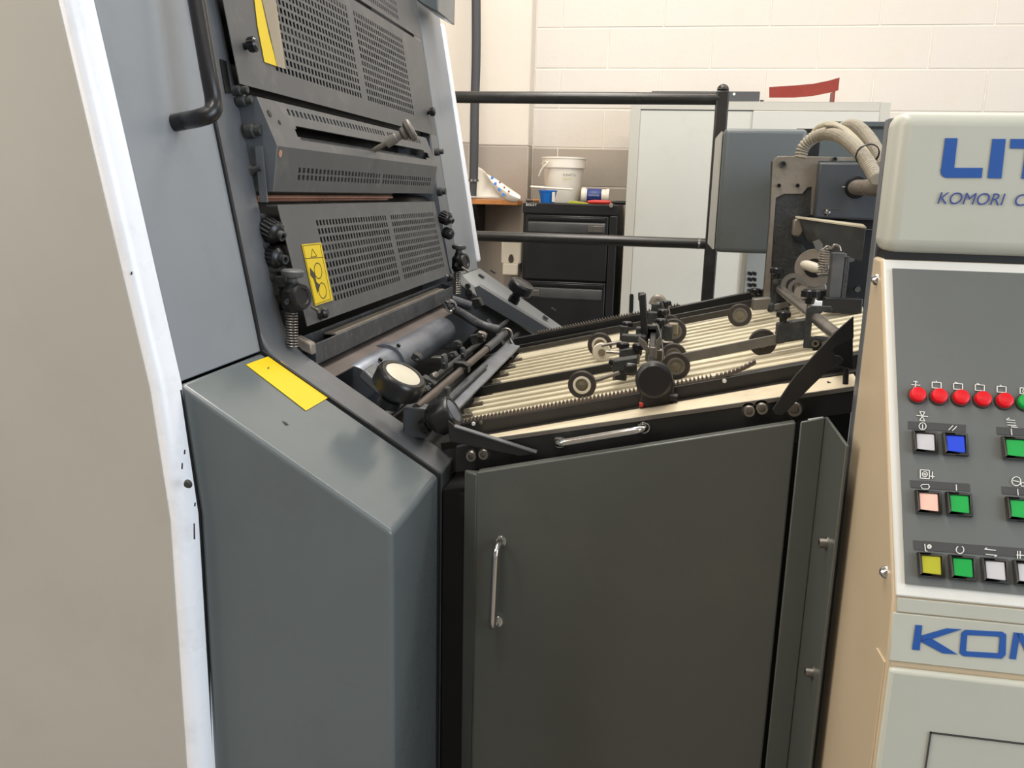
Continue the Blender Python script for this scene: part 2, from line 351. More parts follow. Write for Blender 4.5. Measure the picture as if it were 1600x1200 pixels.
# things on the filing cabinet ---------------------------------
def onfil(px): return at(px, 315, Y=YC+.16).x
bx = onfil(874); bz = zf+.002
buck = thing('plastic_bucket', (bx, YC+.28, bz), 'large white plastic bucket with bail handle on the black filing cabinet', 'bucket')
pb = at(874, 246, Y=YC+.28); hb_ = pb.z-bz; r1 = .101; r0 = .082
build('body', MB().lathe([(0, 0), (r0, 0), (r0+.003, .006), (r1-.004, hb_-.05), (r1+.004, hb_-.05), (r1+.004, hb_-.01), (r1+.007, hb_-.008), (r1+.007, hb_), (r1-.001, hb_), (r1-.004, hb_-.04), (r0-.003, .008), (0, .008)], (bx, YC+.28, bz), (0, 0, 1), 40), M_bucket, buck)
hp = [V((bx-r1-.003, YC+.26, bz+hb_-.03)), V((bx-r1-.008, YC+.2, bz+hb_-.055)), V((bx-.105, YC+.16, bz+.125)), V((bx-.085, YC+.15, bz+.02)), V((bx, YC+.146, bz+.03)), V((bx+.085, YC+.16, bz+.02)), V((bx+.1, YC+.19, bz+.1)), V((bx+r1+.005, YC+.26, bz+hb_-.03))]
hp = [at(848, 252, Y=YC+.18), at(856, 258, Y=YC+.17), at(845, 272, Y=YC+.17), at(843, 262, Y=YC+.18)]
hp = [V((bx-r1-.006, YC+.28, bz+hb_-.03)), at(855, 254, Y=YC+.17), at(846, 265, Y=YC+.17), at(842, 275, Y=YC+.18)]
build('bail_handle', MB().tube(smoothpath(hp), .004, 8), M_bucket, buck)
text_mesh('PLANATOL', 'lettering', M_legend, buck, V((bx+.012, YC+.28-r1-.004, bz+.125)), (1, 0, 0), (0, 0, 1), .012, .06)
text_mesh('Planamelt R', 'small_lettering', M_green, buck, V((bx+.01, YC+.28-r1-.003, bz+.108)), (1, 0, 0), (0, 0, 1), .009, .045)
# brush lying across the bucket foot
br = MB().tube([at(829, 291.5, Y=YC+.13), at(845, 293, Y=YC+.13), at(895, 296, Y=YC+.13)], [.0045, .0055, .004], 10)
build('white_spatula', br, M_bucket, label='white plastic stick leaning in front of the bucket', cat='spatula')
tb = V((at(856, 300, Y=YC+.07).x, YC+.07, bz))
tub = thing('small_tub', tb, 'small blue tub with white label standing in front of the white bucket', 'tub')
build('body', MB().lathe([(0, 0), (.03, 0), (.041, .052), (.044, .052), (.044, .058), (.038, .058), (.028, .004), (0, .004)], tb, (0, 0, 1), 28), M_bluetub, tub)
build('label_patch', MB().prism([tb+V((.008+.032*math.sin(a)*1, -.034*math.cos(a)-.007-.004, z)) for a, z in ((.55, .006), (1.1, .006), (1.1, .05), (.55, .05))], (.001, -.002, 0)), M_paper, tub)
# roll-shaped pot lying on its side
q0, q1 = at(909, 296, Y=YC+.22), at(953, 297, Y=YC+.22); rr_ = .037; q0.z = q1.z = bz+rr_
pot = thing('glue_pot', ((q0.x+q1.x)/2, YC+.22, bz), 'white pot with a navy label lying on its side on the filing cabinet', 'pot')
build('body', MB().lathe([(0, 0), (rr_-.002, 0), (rr_, .003), (rr_, .02), (rr_-.004, .022), (rr_-.005, .115), (rr_-.002, .118), (rr_-.002, .132), (0, .132)], q0, (1, .02, 0), 32), M_bucket, pot)
build('navy_band', MB().lathe([(rr_-.0035, .027), (rr_-.003, .028), (rr_-.003, .095), (rr_-.0035, .096)], q0, (1, .02, 0), 32), M_navy, pot)
text_mesh('PADDING GLUE', 'lettering', M_white, pot, q0+V((.036, -rr_+.001, .0)), (1, 0, 0), (0, 0, 1), .006, .05)
t0, t1, t2 = at(918, 312.5, Y=YC+.06), at(955, 313, Y=YC+.06), at(981, 314, Y=YC+.03)
for p in (t0, t1, t2): p.z = bz+.010
kn = thing('red_handled_tool', t0, 'tool with a red handle and black end lying on the cabinet edge', 'tool')
build('red_grip', MB().tube([t0, t0.lerp(t1, .3), t0.lerp(t1, .8), t1], [.006, .0105, .01, .006], 12), M_redtool, kn)
build('black_head', MB().tube([t1, t1.lerp(t2, .4), t2], [.006, .009, .009], 10), M_black, kn)
g0, g1 = at(888, 313, Y=YC+.05), at(920, 314, Y=YC+.05)
build('folded_cloth', MB().prism([(g0.x, YC+.03, bz), (g1.x, YC+.03, bz), (g1.x-.01, YC+.03, bz+.006), (g0.x+.02, YC+.03, bz+.013), (g0.x+.003, YC+.03, bz+.009)], (0, .05, 0)), M_green, bevel=.002, label='yellow-green folded cloth between the blue tub and the red handle', cat='cloth')
s0_, s1_ = at(822, 311, Y=YC+.1), at(842, 309, Y=YC+.12)
for p in (s0_, s1_): p.z = bz+.009
pl = thing('pliers', s0_, 'dark tool with orange grips lying left of the blue tub', 'pliers')
build('jaws', MB().tube([s0_, s0_.lerp(s1_, .5)], [.008, .007], 8), M_brownbar, pl)
build('grip', MB().tube([s0_.lerp(s1_, .5), s1_], .007, 8), M_wood, pl)
# tray on the cupboard, red rack, dark lid
l0, l1 = at(1018, 152, Y=YC+.1), at(1187, 152, Y=YC+.1)
lid = thing('dark_tray', (l0.x, YC+.1, ztop), 'dark grey metal tray lying on top of the tall cupboard behind the rail', 'tray')
build('body', MB().box(l0.x, l1.x, YC+.1, YC+.34, ztop+.0012, ztop+.052), M_darkgrey, lid, bevel=.002)
for px in (1043, 1147): build('hole', MB().lathe([(0, .0015), (.006, .001), (.006, 0), (0, 0)], at(px, 147, Y=YC+.1), (0, -1, 0), 12), M_white, lid, label='white hole in the tray side')
build('cork', MB().cyl((at(1191, 150, Y=YC+.1).x, YC+.1, ztop), (at(1191, 150, Y=YC+.1).x, YC+.1, ztop+.016), .008), M_black, label='tiny black knob on the cupboard top between tray and red rack', cat='knob')
rk = thing('red_rack', (at(1202, 150, Y=YC+.12).x, YC+.12, ztop), 'red curved metal rack on top of the tall cupboard', 'rack')
tp = [at(1202, 136, Y=YC+.12), at(1235, 134, Y=YC+.12), at(1270, 131, Y=YC+.12), at(1295, 126, Y=YC+.12), at(1312, 121, Y=YC+.12)]
bt = [at(1310, 141, Y=YC+.12), at(1300, 144, Y=YC+.12), at(1270, 150, Y=YC+.12), at(1240, 152.5, Y=YC+.12), at(1202, 152.5, Y=YC+.12)]
build('curved_panel', MB().prism(tp+bt, (0, .004, 0)), M_redpaint, rk)
fa = at(1238, 153, Y=YC+.12); fb = at(1303, 150, Y=YC+.12)
ft = MB(); ft.box(fa.x-.012, fa.x+.006, YC+.118, YC+.2, ztop, ztop+.012)
build('foot', ft, M_redpaint, rk)
build('foot', MB().box(fb.x-.003, fb.x+.004, YC+.118, YC+.2, ztop, fb.z+.02), M_redpaint, rk)
build('base_plate', MB().box(at(1215, 153, Y=YC+.1).x, at(1328, 153, Y=YC+.1).x, YC+.1, YC+.3, ztop, ztop+.004), M_darkgrey, rk)
# wooden shelf with bracket, curled paper, soap dispenser
sh0, sh1 = at(728, 315, Y=4.05), at(812, 317, Y=4.05)
shf = thing('wall_shelf', (sh1.x, YW-.18, sh1.z), 'short wooden shelf on a black bracket fixed to the pilaster', 'shelf')
build('board', MB().prism([(sh0.x-.5, 4.05, sh1.z-.012), (sh1.x-.01, 4.05, sh1.z-.012), (sh1.x+.003, 4.09, sh1.z-.012), (sh1.x-.035, YW-.161, sh1.z-.012), (sh0.x-.5, YW-.161, sh1.z-.012)], (0, 0, .024)), M_wood, shf, bevel=.003)
bq = at(742, 325, Y=4.14)
build('bracket', MB().prism([(bq.x-.02, 4.12, sh1.z-.013), (bq.x-.02, YW-.161, sh1.z-.013), (bq.x-.02, YW-.161, sh1.z-.16), (bq.x-.02, YW-.2, sh1.z-.16)], (.03, 0, 0)), M_black, shf)
zs = sh1.z+.013
def sheet(rows, name, m, parent=None, **k):
    mb = MB(); R_ = [smoothpath([at(x, y, Y=Y) for x, y, Y in r], 5) for r in rows]; n = len(R_[0])
    C_ = [smoothpath([r[i] for r in R_], 4) for i in range(n)]
    g_ = [[mb.bm.verts.new(p) for p in c] for c in C_]
    for a in range(n-1):
        for b in range(len(g_[0])-1): mb.bm.faces.new((g_[a][b], g_[a+1][b], g_[a+1][b+1], g_[a][b+1]))
    o = build(name, mb, m, parent, **k); so = o.modifiers.new('thickness', 'SOLIDIFY'); so.thickness = .0015; return o
ps = sheet([[(716, 262, 4.26), (736, 261, 4.24), (750, 262, 4.2), (761, 272, 4.12), (772, 287, 4.1)], [(716, 285, 4.22), (736, 286, 4.2), (752, 288, 4.14), (765, 292, 4.1), (777, 297, 4.08)], [(720, 308, 4.1), (738, 309, 4.09), (755, 309, 4.08), (768, 309, 4.07), (784, 309, 4.06)]],
           'curled_paper', M_paper, label='curled pale sheet with a strip of blue dots lying on the wooden shelf', cat='paper', origin=(sh1.x, 4.2, zs))
ds = sheet([[(759, 271, 4.10), (778, 282, 4.08), (797, 295, 4.06), (813, 306, 4.05)], [(768, 284, 4.06), (782, 294, 4.04), (797, 304, 4.03), (813, 311, 4.03)], [(778, 303, 4.06), (786, 309, 4.05), (795, 314, 4.05), (808, 316, 4.05)]], 'dotted_strip', M_bucket, ps, label='white strip with blue dots')
for i, (px, py) in enumerate([(769, 278), (774, 287), (780, 296), (786, 304), (781, 285), (788, 293), (795, 299)]):
    c = at(px, py, Y=4.026); build('dot', MB().lathe([(0, .001), (.0075 if i < 4 else .005, .0005), (.0075 if i < 4 else .005, -.001), (0, -.001)], c, (0.1, -1, .3), 12), M_bluetub if i < 4 else M_redpaint, ps)
p0 = at(783, 378, Y=YW-.24); p1 = at(815, 378, Y=YW-.24)
dsp = thing('soap_dispenser', ((p0.x+p1.x)/2, YW-.2, at(800, 430, Y=YW-.24).z), 'cream wall soap dispenser with oval window beside the filing cabinet', 'soap dispenser')
za, zb_ = at(800, 368, Y=YW-.24).z, at(800, 413, Y=YW-.24).z
build('body', MB().box(p0.x, p1.x, YW-.24, YW-.161, zb_, za), M_dispenser, dsp, bevel=.012, seg=3)
build('push_pad', MB().box(p0.x+.012, p1.x-.012, YW-.255, YW-.17, at(800, 430, Y=YW-.24).z, zb_+.005), M_dispenser, dsp, bevel=.008, seg=3)
ov = at(798.5, 404, Y=YW-.241)
build('window', MB().prism([ov+V((.013*math.cos(a)*(1-.2*math.sin(a)), 0, .022*math.sin(a))) for a in [i*math.pi/10 for i in range(20)]], (0, -.003, 0)), M_brownbar, dsp)

# ---------------------------------------------------------------- black guard rail behind the machine
YR = 3.0
rail = thing('guard_rail', (at(1100, 470, Y=YR).x, YR, 0), 'black tubular guard rail with two bars and an upright behind the machine', 'rail')
ra, rb_ = at(640, 151, Y=YR), at(1124, 155, Y=YR); ra.z = rb_.z = (ra.z+rb_.z)/2
build('top_bar', MB().tube([ra, rb_], .0200, 18), M_rail, rail)
rc, rd = at(640, 371, Y=YR), at(1108, 380, Y=YR); rc.z = rd.z = at(900, 374, Y=YR).z
build('middle_bar', MB().tube([rc, rd], .0180, 18), M_rail, rail)
pt, pm_ = at(1129, 136, Y=YR), at(1105, 480, Y=YR); xx = (pt.x+pm_.x)/2
post = MB().prism([(xx-.021, YR-.019, 0), (xx+.021, YR-.019, 0), (xx+.021, YR+.019, 0), (xx-.021, YR+.019, 0)], (0, 0, pt.z-.012))
post.lathe([(.0, .022), (.012, .019), (.019, .01), (.02, -.0), (0, -.0)], (xx, YR, pt.z-.012), (0, 0, 1), 18)
build('upright', post, M_rail, rail, bevel=.008, seg=3)
wl = at(1104, 383, Y=YR-.02)
build('weld', MB().lathe([(0, 0), (.02, .0), (.012, .03), (0, .03)], (xx-.045, YR, rc.z), (1, 0, 0), 14), M_steel, rail)

# ================================================================ PRINTING UNIT (left)
pu = thing('printing_unit', (-.9, 1.7, 0), 'tall grey and cream printing unit with perforated guards, left of the feed table', 'printing press unit')
def XZ(y, pts): return [V((x, y, z)) for x, z in pts]
SL = -.1765
TOPX = -.6051-(-SL)*(1.95-1.1065); ZT = 1.95
A_, B_ = (-.6080, 1.1085), (-.3205, .9300)
# cream end panel
prof = [(-2.4, .0), (-.614, .0), (-.614, .9315), (-.630, 1.1065), (-.633+SL*(ZT-1.1065), ZT), (-2.4, ZT)]
build('cream_panel', MB().prism(XZ(.955, prof[:]), (0, .034, 0)), M_cream, pu, label='large cream end panel')
# rounded edge strip along the panel's right border, highlight put into its colour
es = MB(); path = [(-.603, .0), (-.603, .9315), (-.619, 1.1065), (-.622+SL*(ZT-1.1065), ZT)]
sec = [(-.0115, .989), (-.0115, .9562), (-.004, .9545)]+[(-.003+.017*math.sin(t*math.pi/16), .9545+.034*(1-math.cos(t*math.pi/16))) for t in range(9)]
rings = [[es.bm.verts.new((x+a, y, z)) for a, y in sec] for x, z in path]
for q in range(3):
    for i in range(len(sec)):
        k = (i+1) % len(sec); es.bm.faces.new((rings[q][i], rings[q][k], rings[q+1][k], rings[q+1][i]))
es.bm.faces.new(rings[0]); es.bm.faces.new(rings[-1][::-1])
build('edge_strip', es, M_edge, pu, label='white rounded edge strip')
sc = at(294, 756, Y=.95); build('screw', MB().lathe([(0, .004), (.004, .004), (.006, 0), (0, 0)], sc, (0, -1, 0), 14), M_castdark, pu)
for px, py, l_ in ((205, 427, .004), (303, 830, .022), (288, 706, .006), (284, 728, .008), (304, 788, .005)):
    c = at(px, py, Y=.954); build('paint_chip', MB().prism([c+V((-.0008, 0, -l_/2)), c+V((.0012, 0, -l_/2)), c+V((.002, 0, l_/2)), c+V((.0004, 0, l_/2))], (0, -.0006, 0)), M_gasket, pu)
# inclined blue-grey side face
sp = [(-1.3, 1.1), A_, (A_[0]+SL*(ZT-1.1085), ZT), (-1.3, ZT)]
build('side_cover', MB().prism(XZ(.992, sp), (0, .228, 0)), M_side, pu, bevel=.002)
# lower sloped cover
lc = [(-.594, .0), B_[0:1]+(0,), B_, A_, (-.594, 1.09)]
lc = [(-.592, .02), (B_[0], .02), B_, A_, (-.6065, 1.09), (-.590, .93)]
low = build('lower_cover', MB().prism(XZ(.986, lc), (0, .230, 0)), M_cover, pu, bevel=.007, seg=4, label='grey chamfered lower cover with sloping top')
gk = MB().prism(XZ(.990, [(-.596, .0), (-.585, .0), (-.583, .93), (-.600, 1.095), (-.609, 1.108), (-.611, 1.1)]), (0, -.006, 0))
gk = MB(); gk.prism(XZ(.983, [(-.597, .0), (-.5905, .0), (-.5885, .93), (-.6045, 1.10), (-.611, 1.10), (-.597, .93)]), (0, .01, 0))
build('gasket', gk, M_gasket, pu)
gk2 = MB().prism(XZ(1.2165, [(-.7, .02), (-.319, .02), (-.319, .9325), (-.605, 1.1105), (-.605+SL*(ZT-1.11)+.001, ZT), (-.8, ZT)]), (0, .007, 0))
build('gasket', gk2, M_gasket, pu)
# yellow label on the lower cover
nS = V((A_[1]-B_[1], 0, B_[0]-A_[0])).normalized()
if nS.z < 0: nS = -nS
pS = V((A_[0], 1, A_[1]))
def onslope(px, py, h=0.): return onplane(px, py, pS+nS*h, nS)
lb = [onslope(384, 570, .0007), onslope(425, 555, .0007), onslope(428, 556, .0007), onslope(512, 622, .0007), onslope(478, 642, .0007)]
lbl = build('warning_label', MB().prism(lb, nS*.0006), M_yellow, low, label='plain yellow label')
build('print_mark', MB().prism([onslope(417, 575, .0014), onslope(421, 573, .0014), onslope(420, 577, .0014)], nS*.0002), M_blackprint, pu)
build('paint_chip', MB().prism([onslope(441, 658, .0005), onslope(447, 660, .0005), onslope(451, 664, .0005), onslope(446, 664, .0005)], nS*.0003), M_gasket, pu)

# press frames (near and far) ------------------------------------
def frameprof(dx=0):
    top = (A_[0]+SL*(ZT-1.1085), ZT)
    knee = []
    k = V((A_[0], 0, A_[1])); d1 = (V((top[0], 0, top[1]))-k).normalized(); d2 = (V((B_[0], 0, B_[1]))-k).normalized()
    for i in range(7):
        t = i/6; knee.append(k*(1-t)**2*0+((k+d1*.05)*(1-t)**2+k*2*t*(1-t)+(k+d2*.05)*t*t))
    b1 = (B_[0]+.0, B_[1])
    return [(-1.2, 0), (B_[0], 0), b1]+[(p.x, p.z) for p in knee[::-1]]+[top, (-1.2, ZT)]
nf = build('near_frame', MB().prism(XZ(1.225, frameprof()), (0, .088, 0)), M_slate, pu, bevel=.004, label='dark slate near side frame')
build('far_frame', MB().prism(XZ(2.455, frameprof()), (0, .085, 0)), M_slate, pu, bevel=.004, label='dark slate far side frame')
for zz, yy in ((.86, 1.262), (.80, 1.262), (.66, 1.262)):
    build('bolt_hole', MB().lathe([(0, .001), (.004, .001), (.005, 0), (0, 0)], (B_[0], yy, zz), (1, 0, 0), 12), M_void, pu)
for zz in (.748, .68, .50): build('hinge_pin', MB().cyl((B_[0]+.002, 1.296, zz), (B_[0]+.007, 1.302, zz), .004), M_brass, pu)
# far covers
s_top = lambda z: -.6051+SL*(z-1.1065)
build('far_side_cover', MB().prism(XZ(2.545, [(-1.3, 1.1), A_, (s_top(1.90), 1.90), (s_top(1.9)-.04, 1.93), (-1.3, 1.93)]), (0, .26, 0)), M_side, pu, bevel=.002, label='blue-grey far side cover')
build('far_edge_strip', MB().prism(XZ(2.805, [(-1.3, 1.12), (A_[0]+.006, 1.13), (s_top(1.88)+.008, 1.88), (-1.3, 1.88)]), (0, .03, 0)), M_edge, pu, bevel=.010, seg=3, label='white far edge strip')
build('far_lower_cover', MB().prism(XZ(2.545, [(-1.2, .02), (-.26, .02), (-.26, .885), (-.33, .93), A_, (-1.2, 1.1085)]), (0, .29, 0)), M_grey, pu, bevel=.006, seg=3, label='grey sloping far lower cover')
# top black cap on the far side
cp = [at(x, y, Y=2.5) for x, y in ((650, 0), (652, -30), (685, -30), (684, 19), (672, 14))]
build('cap_box', MB().prism(cp, (0, .2, 0)), M_cover, pu, bevel=.004)
# filler core behind the guards, interior shade put into its colour
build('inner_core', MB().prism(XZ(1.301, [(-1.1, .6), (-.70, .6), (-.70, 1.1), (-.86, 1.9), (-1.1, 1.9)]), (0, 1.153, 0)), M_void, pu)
for i, (xx_, zz, rr, mm) in enumerate([(-.755, 1.62, .045, M_void), (-.74, 1.52, .04, M_void), (-.70, 1.385, .032, M_brownbar), (-.71, 1.30, .045, M_void), (-.68, 1.23, .03, M_void), (-.70, 1.17, .035, M_void), (-.775, 1.73, .045, M_void)]):
    build('ink_roller', MB().cyl((xx_, 1.302, zz), (xx_, 2.453, zz), rr, n=28), mm, pu)

# ---------------------------------------------------------------- perforated guards
def slot_axis(n, a, b, gap_i=None, gapw=0., fill=.5):
    """returns breakpoints + indices of hole cells for n slots between a and b"""
    pitch = (b-a-gapw)/n; bps = []; holes = []; x = a
    for i in range(n):
        if gap_i is not None and i == gap_i: x += gapw
        bps += [x, x+pitch*fill]; holes.append(len(bps)-2); x += pitch
    return bps, holes
def guard(name, c00, c10, c01, c11, ua, ub, va, vb, ncols, nrows, gap, m, thick=.0012, label=None, skip=None, ufill=.56, vfill=.66, gapw=.03, vgap=None):
    """c00 near-bottom, c10 far-bottom, c01 near-top, c11 far-top"""
    P = lambda u, v: (c00*(1-u)+c10*u)*(1-v)+(c01*(1-u)+c11*u)*v
    ub_, uh = slot_axis(ncols, ua, ub, gap, gapw, ufill); vb_, vh = slot_axis(nrows, va, vb, vgap, .03, vfill)
    us = [0]+ub_+[1]; vs = [0]+vb_+[1]
    H = {(i+1, j+1) for i in uh for j in vh if not (skip and skip(us[i+1], vs[j+1]))}
    n = (c10-c00).cross(c01-c00)
    if n.x < 0: n = -n
    return build(name, MB().perf(P, us, vs, H, thick, n), m, pu, smooth=False, label=label), P, n.normalized()
# upper guard plane: same tilt as the profile, nearly flush with the frames
def gx(z, off=0): return A_[0]+SL*(z-1.1085)+off
zlo, zhi = 1.514, 1.766
U00, U10 = V((gx(zlo, .018), 1.292, zlo)), V((gx(zlo, .018), 2.47, zlo)); U01, U11 = V((gx(zhi, .018), 1.292, zhi)), V((gx(zhi, .018), 2.47, zhi))
ug, UP_, un = guard('upper_guard', U00, U10, U01, U11, .125, .83, .155, .95, 50, 13, 27, M_guard, label='upper perforated guard')
zl2, zh2 = 1.775, 1.98
g2, _, _ = guard('top_guard', V((gx(zl2, .018), 1.292, zl2)), V((gx(zl2, .018), 2.47, zl2)), V((gx(zh2, .018), 1.292, zh2)), V((gx(zh2, .018), 2.47, zh2)), .125, .83, .06, .9, 50, 10, 27, M_guard, label='topmost perforated guard')
def onupper(px, py, h=0.): return onplane(px, py, U00+un*h, un)
lb = build('warning_label', MB().prism([onupper(395, -20, .001), onupper(402, 40, .001), onupper(413, 97, .001), onupper(433, 104, .001), onupper(420, 55, .001), onupper(408, 0, .001), onupper(405, -20, .001)], un*.0006), M_yellow, ug, label='torn yellow label')
build('clear_film', MB().prism([onupper(405, -20, .0022), onupper(433, 104, .0022), onupper(446, 108, .0022), onupper(428, -20, .0022)], un*.0005), M_clear, ug)
for px, py, yy in ((382, 72, 0), (668, 176, 0)):
    c = onupper(px, py, 0); k = MB().lathe([(0, .022), (.007, .022), (.010, .019), (.011, .008), (.006, .006), (.006, 0), (0, 0)], c, un, 18)
    for a in range(12):
        t = a*math.pi/6; e = un.orthogonal().normalized(); f = un.cross(e); k.cyl(c+un*.009+(e*math.cos(t)+f*math.sin(t))*.0105, c+un*.019+(e*math.cos(t)+f*math.sin(t))*.0105, .0015, n=6)
    build('knurled_screw', k, M_plastic, ug)
# lower guard
L00, L10, L01, L11 = at(476, 512, Y=1.315), at(706, 428, Y=2.28), at(428, 314, Y=1.315), at(682, 319, Y=2.28)
for a, b in ((L00, L10), (L01, L11)): a.z = b.z = (a.z+b.z)/2; a.x = b.x = (a.x+b.x)/2
def lowfrac(px, py):
    n = (L10-L00).cross(L01-L00); p = onplane(px, py, L00, n); return (p.y-L00.y)/(L10.y-L00.y), (p.z-L00.z)/(L01.z-L00.z)
u0, v0 = lowfrac(494, 331); u1, v1 = lowfrac(678, 327); u2, v2 = lowfrac(519, 467); u3, v3 = lowfrac(694, 420)
lg, LP_, ln = guard('lower_guard', L00, L10, L01, L11, (u0+u2)/2, (u1+u3)/2, (v2+v3)/2, (v0+v1)/2, 50, 10, 26, M_guard, label='lower perforated guard with yellow label')
# folded top and bottom lips
lp = MB(); lp.bar(L01+V((-.010, 0, -.001)), L11+V((-.010, 0, -.001)), (1, 0, 0), .02, .003); build('top_lip', lp, M_guard, lg)
def onlow(px, py, h=0.): return onplane(px, py, L00+ln*h, ln)
yl = build('warning_label', MB().prism([onlow(471, 382, .0008), onlow(501, 379, .0008), onlow(520, 469, .0008), onlow(492, 478, .0008)], ln*.0008), M_yellow, lg, label='yellow warning label with a pictogram of rollers and hand')
def ring(mb, pts, w):
    n = len(pts)
    for i in range(n): mb.bar(pts[i], pts[(i+1) % n], (pts[(i+1) % n]-pts[i]).cross(ln), w, .0004)
pic = MB()
for cx, cy in ((497, 423), (504, 454)):
    ring(pic, [onlow(cx+(6.0*math.cos(a)), cy+12*math.sin(a)+2.2*math.cos(a), .0018) for a in [i*math.pi/9 for i in range(18)]], .0015)
pic.prism([onlow(484, 418, .0017), onlow(492, 428, .0017), onlow(494, 440, .0017), onlow(500, 446, .0017), onlow(496, 458, .0017), onlow(490, 436, .0017), onlow(485, 430, .0017)], ln*.0004)
build('roller_pictogram', pic, M_blackprint, yl)
tri = MB(); ring(tri, [onlow(486, 402, .0018), onlow(495, 400, .0018), onlow(488, 389, .0018)], .0012)
tri.bar(onlow(475, 404, .0018), onlow(506, 402, .0018), (0, 0, 1), .001, .0003)
ring(tri, [onlow(473.5, 384, .0018), onlow(500, 381, .0018), onlow(517, 467, .0018), onlow(493, 475.5, .0018)], .0008)
build('warning_triangle', tri, M_blackprint, yl)
for px, py in ((499, 490), (699, 434)):
    c = onlow(px, py, 0); build('round_stop', MB().lathe([(0, .016), (.006, .016), (.010, .012), (.010, .003), (.012, 0), (0, 0)], c, ln, 18), M_plastic, lg)
# middle guard: folded hood with two slotted faces and a long opening
m0 = [at(394, 148, Y=1.315), at(432, 227, Y=1.315), at(421, 297, Y=1.315)]; m1 = [at(670, 217, Y=2.29), at(684, 261, Y=2.29), at(681, 304, Y=2.29)]
mm_ = []
for a, b in zip(m0, m1): mm_.append(((a.x+b.x)/2, (a.z+b.z)/2))
Y0, Y1 = 1.315, 2.29
def MP(i): return V((mm_[i][0], Y0, mm_[i][1])), V((mm_[i][0], Y1, mm_[i][1]))
(ta, tb_), (fa_, fb_), (ba, bb) = MP(0), MP(1), MP(2)
mg = thing('dummy', (0, 0, 0), None, None) if False else None
# upper face: rows: a slot row near the top and the long opening
P = lambda u, v: (fa_*(1-u)+fb_*u)*(1-v)+(ta*(1-u)+tb_*u)*v
nU = (fb_-fa_).cross(ta-fa_); nU = -nU if nU.x < 0 else nU
ub_, uh = slot_axis(46, .10, .93, 30, .015, .5)
# long opening between v .22..48 and u .13...90 : merge all columns there
us = [0]+sorted(ub_+[.075, .955])+[1]; vs = [0, .20, .27, .45, .52, .74, .88, 1]
H = set()
for i in range(len(us)-1):
    um = (us[i]+us[i+1])/2
    if .09 < um < .945 and True: H.add((i, 2))
    if .11 < um < .93: H.add((i, 1)); H.add((i, 3))
    if i-0 >= 1 and any(abs(us[i]-ub_[k]) < 1e-9 for k in uh): H.add((i, 5))
midg = build('middle_guard', MB().perf(P, us, vs, H, .0025, nU), M_guard, pu, smooth=False, label='folded middle guard with a long opening')
P2 = lambda u, v: (ba*(1-u)+bb*u)*(1-v)+(fa_*(1-u)+fb_*u)*v
nL = (bb-ba).cross(fa_-ba); nL = -nL if nL.x < 0 else nL
ub_, uh = slot_axis(46, .09, .96, 24, .012, .55); vb_, vh = slot_axis(2, .28, .62, None, 0, .72)
us2 = [0]+ub_+[1]; vs2 = [0]+vb_+[1]; H2 = {(i+1, j+1) for i in uh for j in vh}
build('lower_face', MB().perf(P2, us2, vs2, H2, .0025, nL), M_guard, midg, smooth=False)
for (a, b, c, yy) in ((ta, fa_, ba, Y0), (tb_, fb_, bb, Y1)):
    pts = [a, b, c, c+V((-.05, 0, 0)), a+V((-.05, 0, .0))]
    build('end_plate', MB().prism(pts, (0, -.0025 if yy == Y0 else .0025, 0)), M_slate, midg)
def onmid(px, py, h=0.): return onplane(px, py, fa_+nU.normalized()*h, nU.normalized())
for px, py in ((421, 177), (437, 191)):
    c = onmid(px, py, .0005); build('screw_hole', MB().lathe([(0, .0008), (.006 if px == 421 else .004, .0005), (.006 if px == 421 else .004, 0), (0, 0)], c, nU, 14), M_void, midg)
c = onplane(438, 240, fa_, nL); build('copper_hole', MB().lathe([(0, .0008), (.006, .0005), (.006, 0), (0, 0)], c, nL, 14), M_copper, midg)
# pull rod and knob in the opening
k0 = onmid(578, 238, -.01); kx = at(634, 207, X=k0.x+.075); ax_ = (kx-k0).normalized()
rodm = build('pull_rod', MB().tube([k0, k0+ax_*((kx-k0).length*.55)], .0055, 12), M_steel, midg)
pk = MB().lathe([(0, 0), (.011, 0), (.011, .024), (.009, .026), (.009, .036), (.014, .041), (.014, .048), (.024, .054), (.0245, .062), (.021, .066), (0, .066)], k0+ax_*((kx-k0).length*.45), ax_, 26)
build('pull_knob', pk, M_bar, midg)
build('guide_bar', MB().tube([V((mm_[1][0]-.035, 1.33, mm_[1][1]+.012)), V((mm_[1][0]-.035, 2.28, mm_[1][1]+.012))], .012, 14), M_inky, midg)
# copper pipes seen under the middle guard
for px, py, qx, qy, r in ((400, 308, 612, 307, .0035), (398, 313, 605, 311, .003), (400, 240, 425, 246, .006)):
    a = at(px, py, Y=1.32); b = at(qx, qy, X=a.x); b.z = a.z
    if py == 240: b = a+V((0, .5, 0))
    build('copper_pipe', MB().tube([a, b], r, 10), M_copper, pu)
for i in range(2):
    a = at(398, 300+i*16, Y=1.32)+V((-.03, 0, 0)); build('inker_rod', MB().tube([a, a+V((0, .8, 0))], .005, 10), M_brownbar, pu)
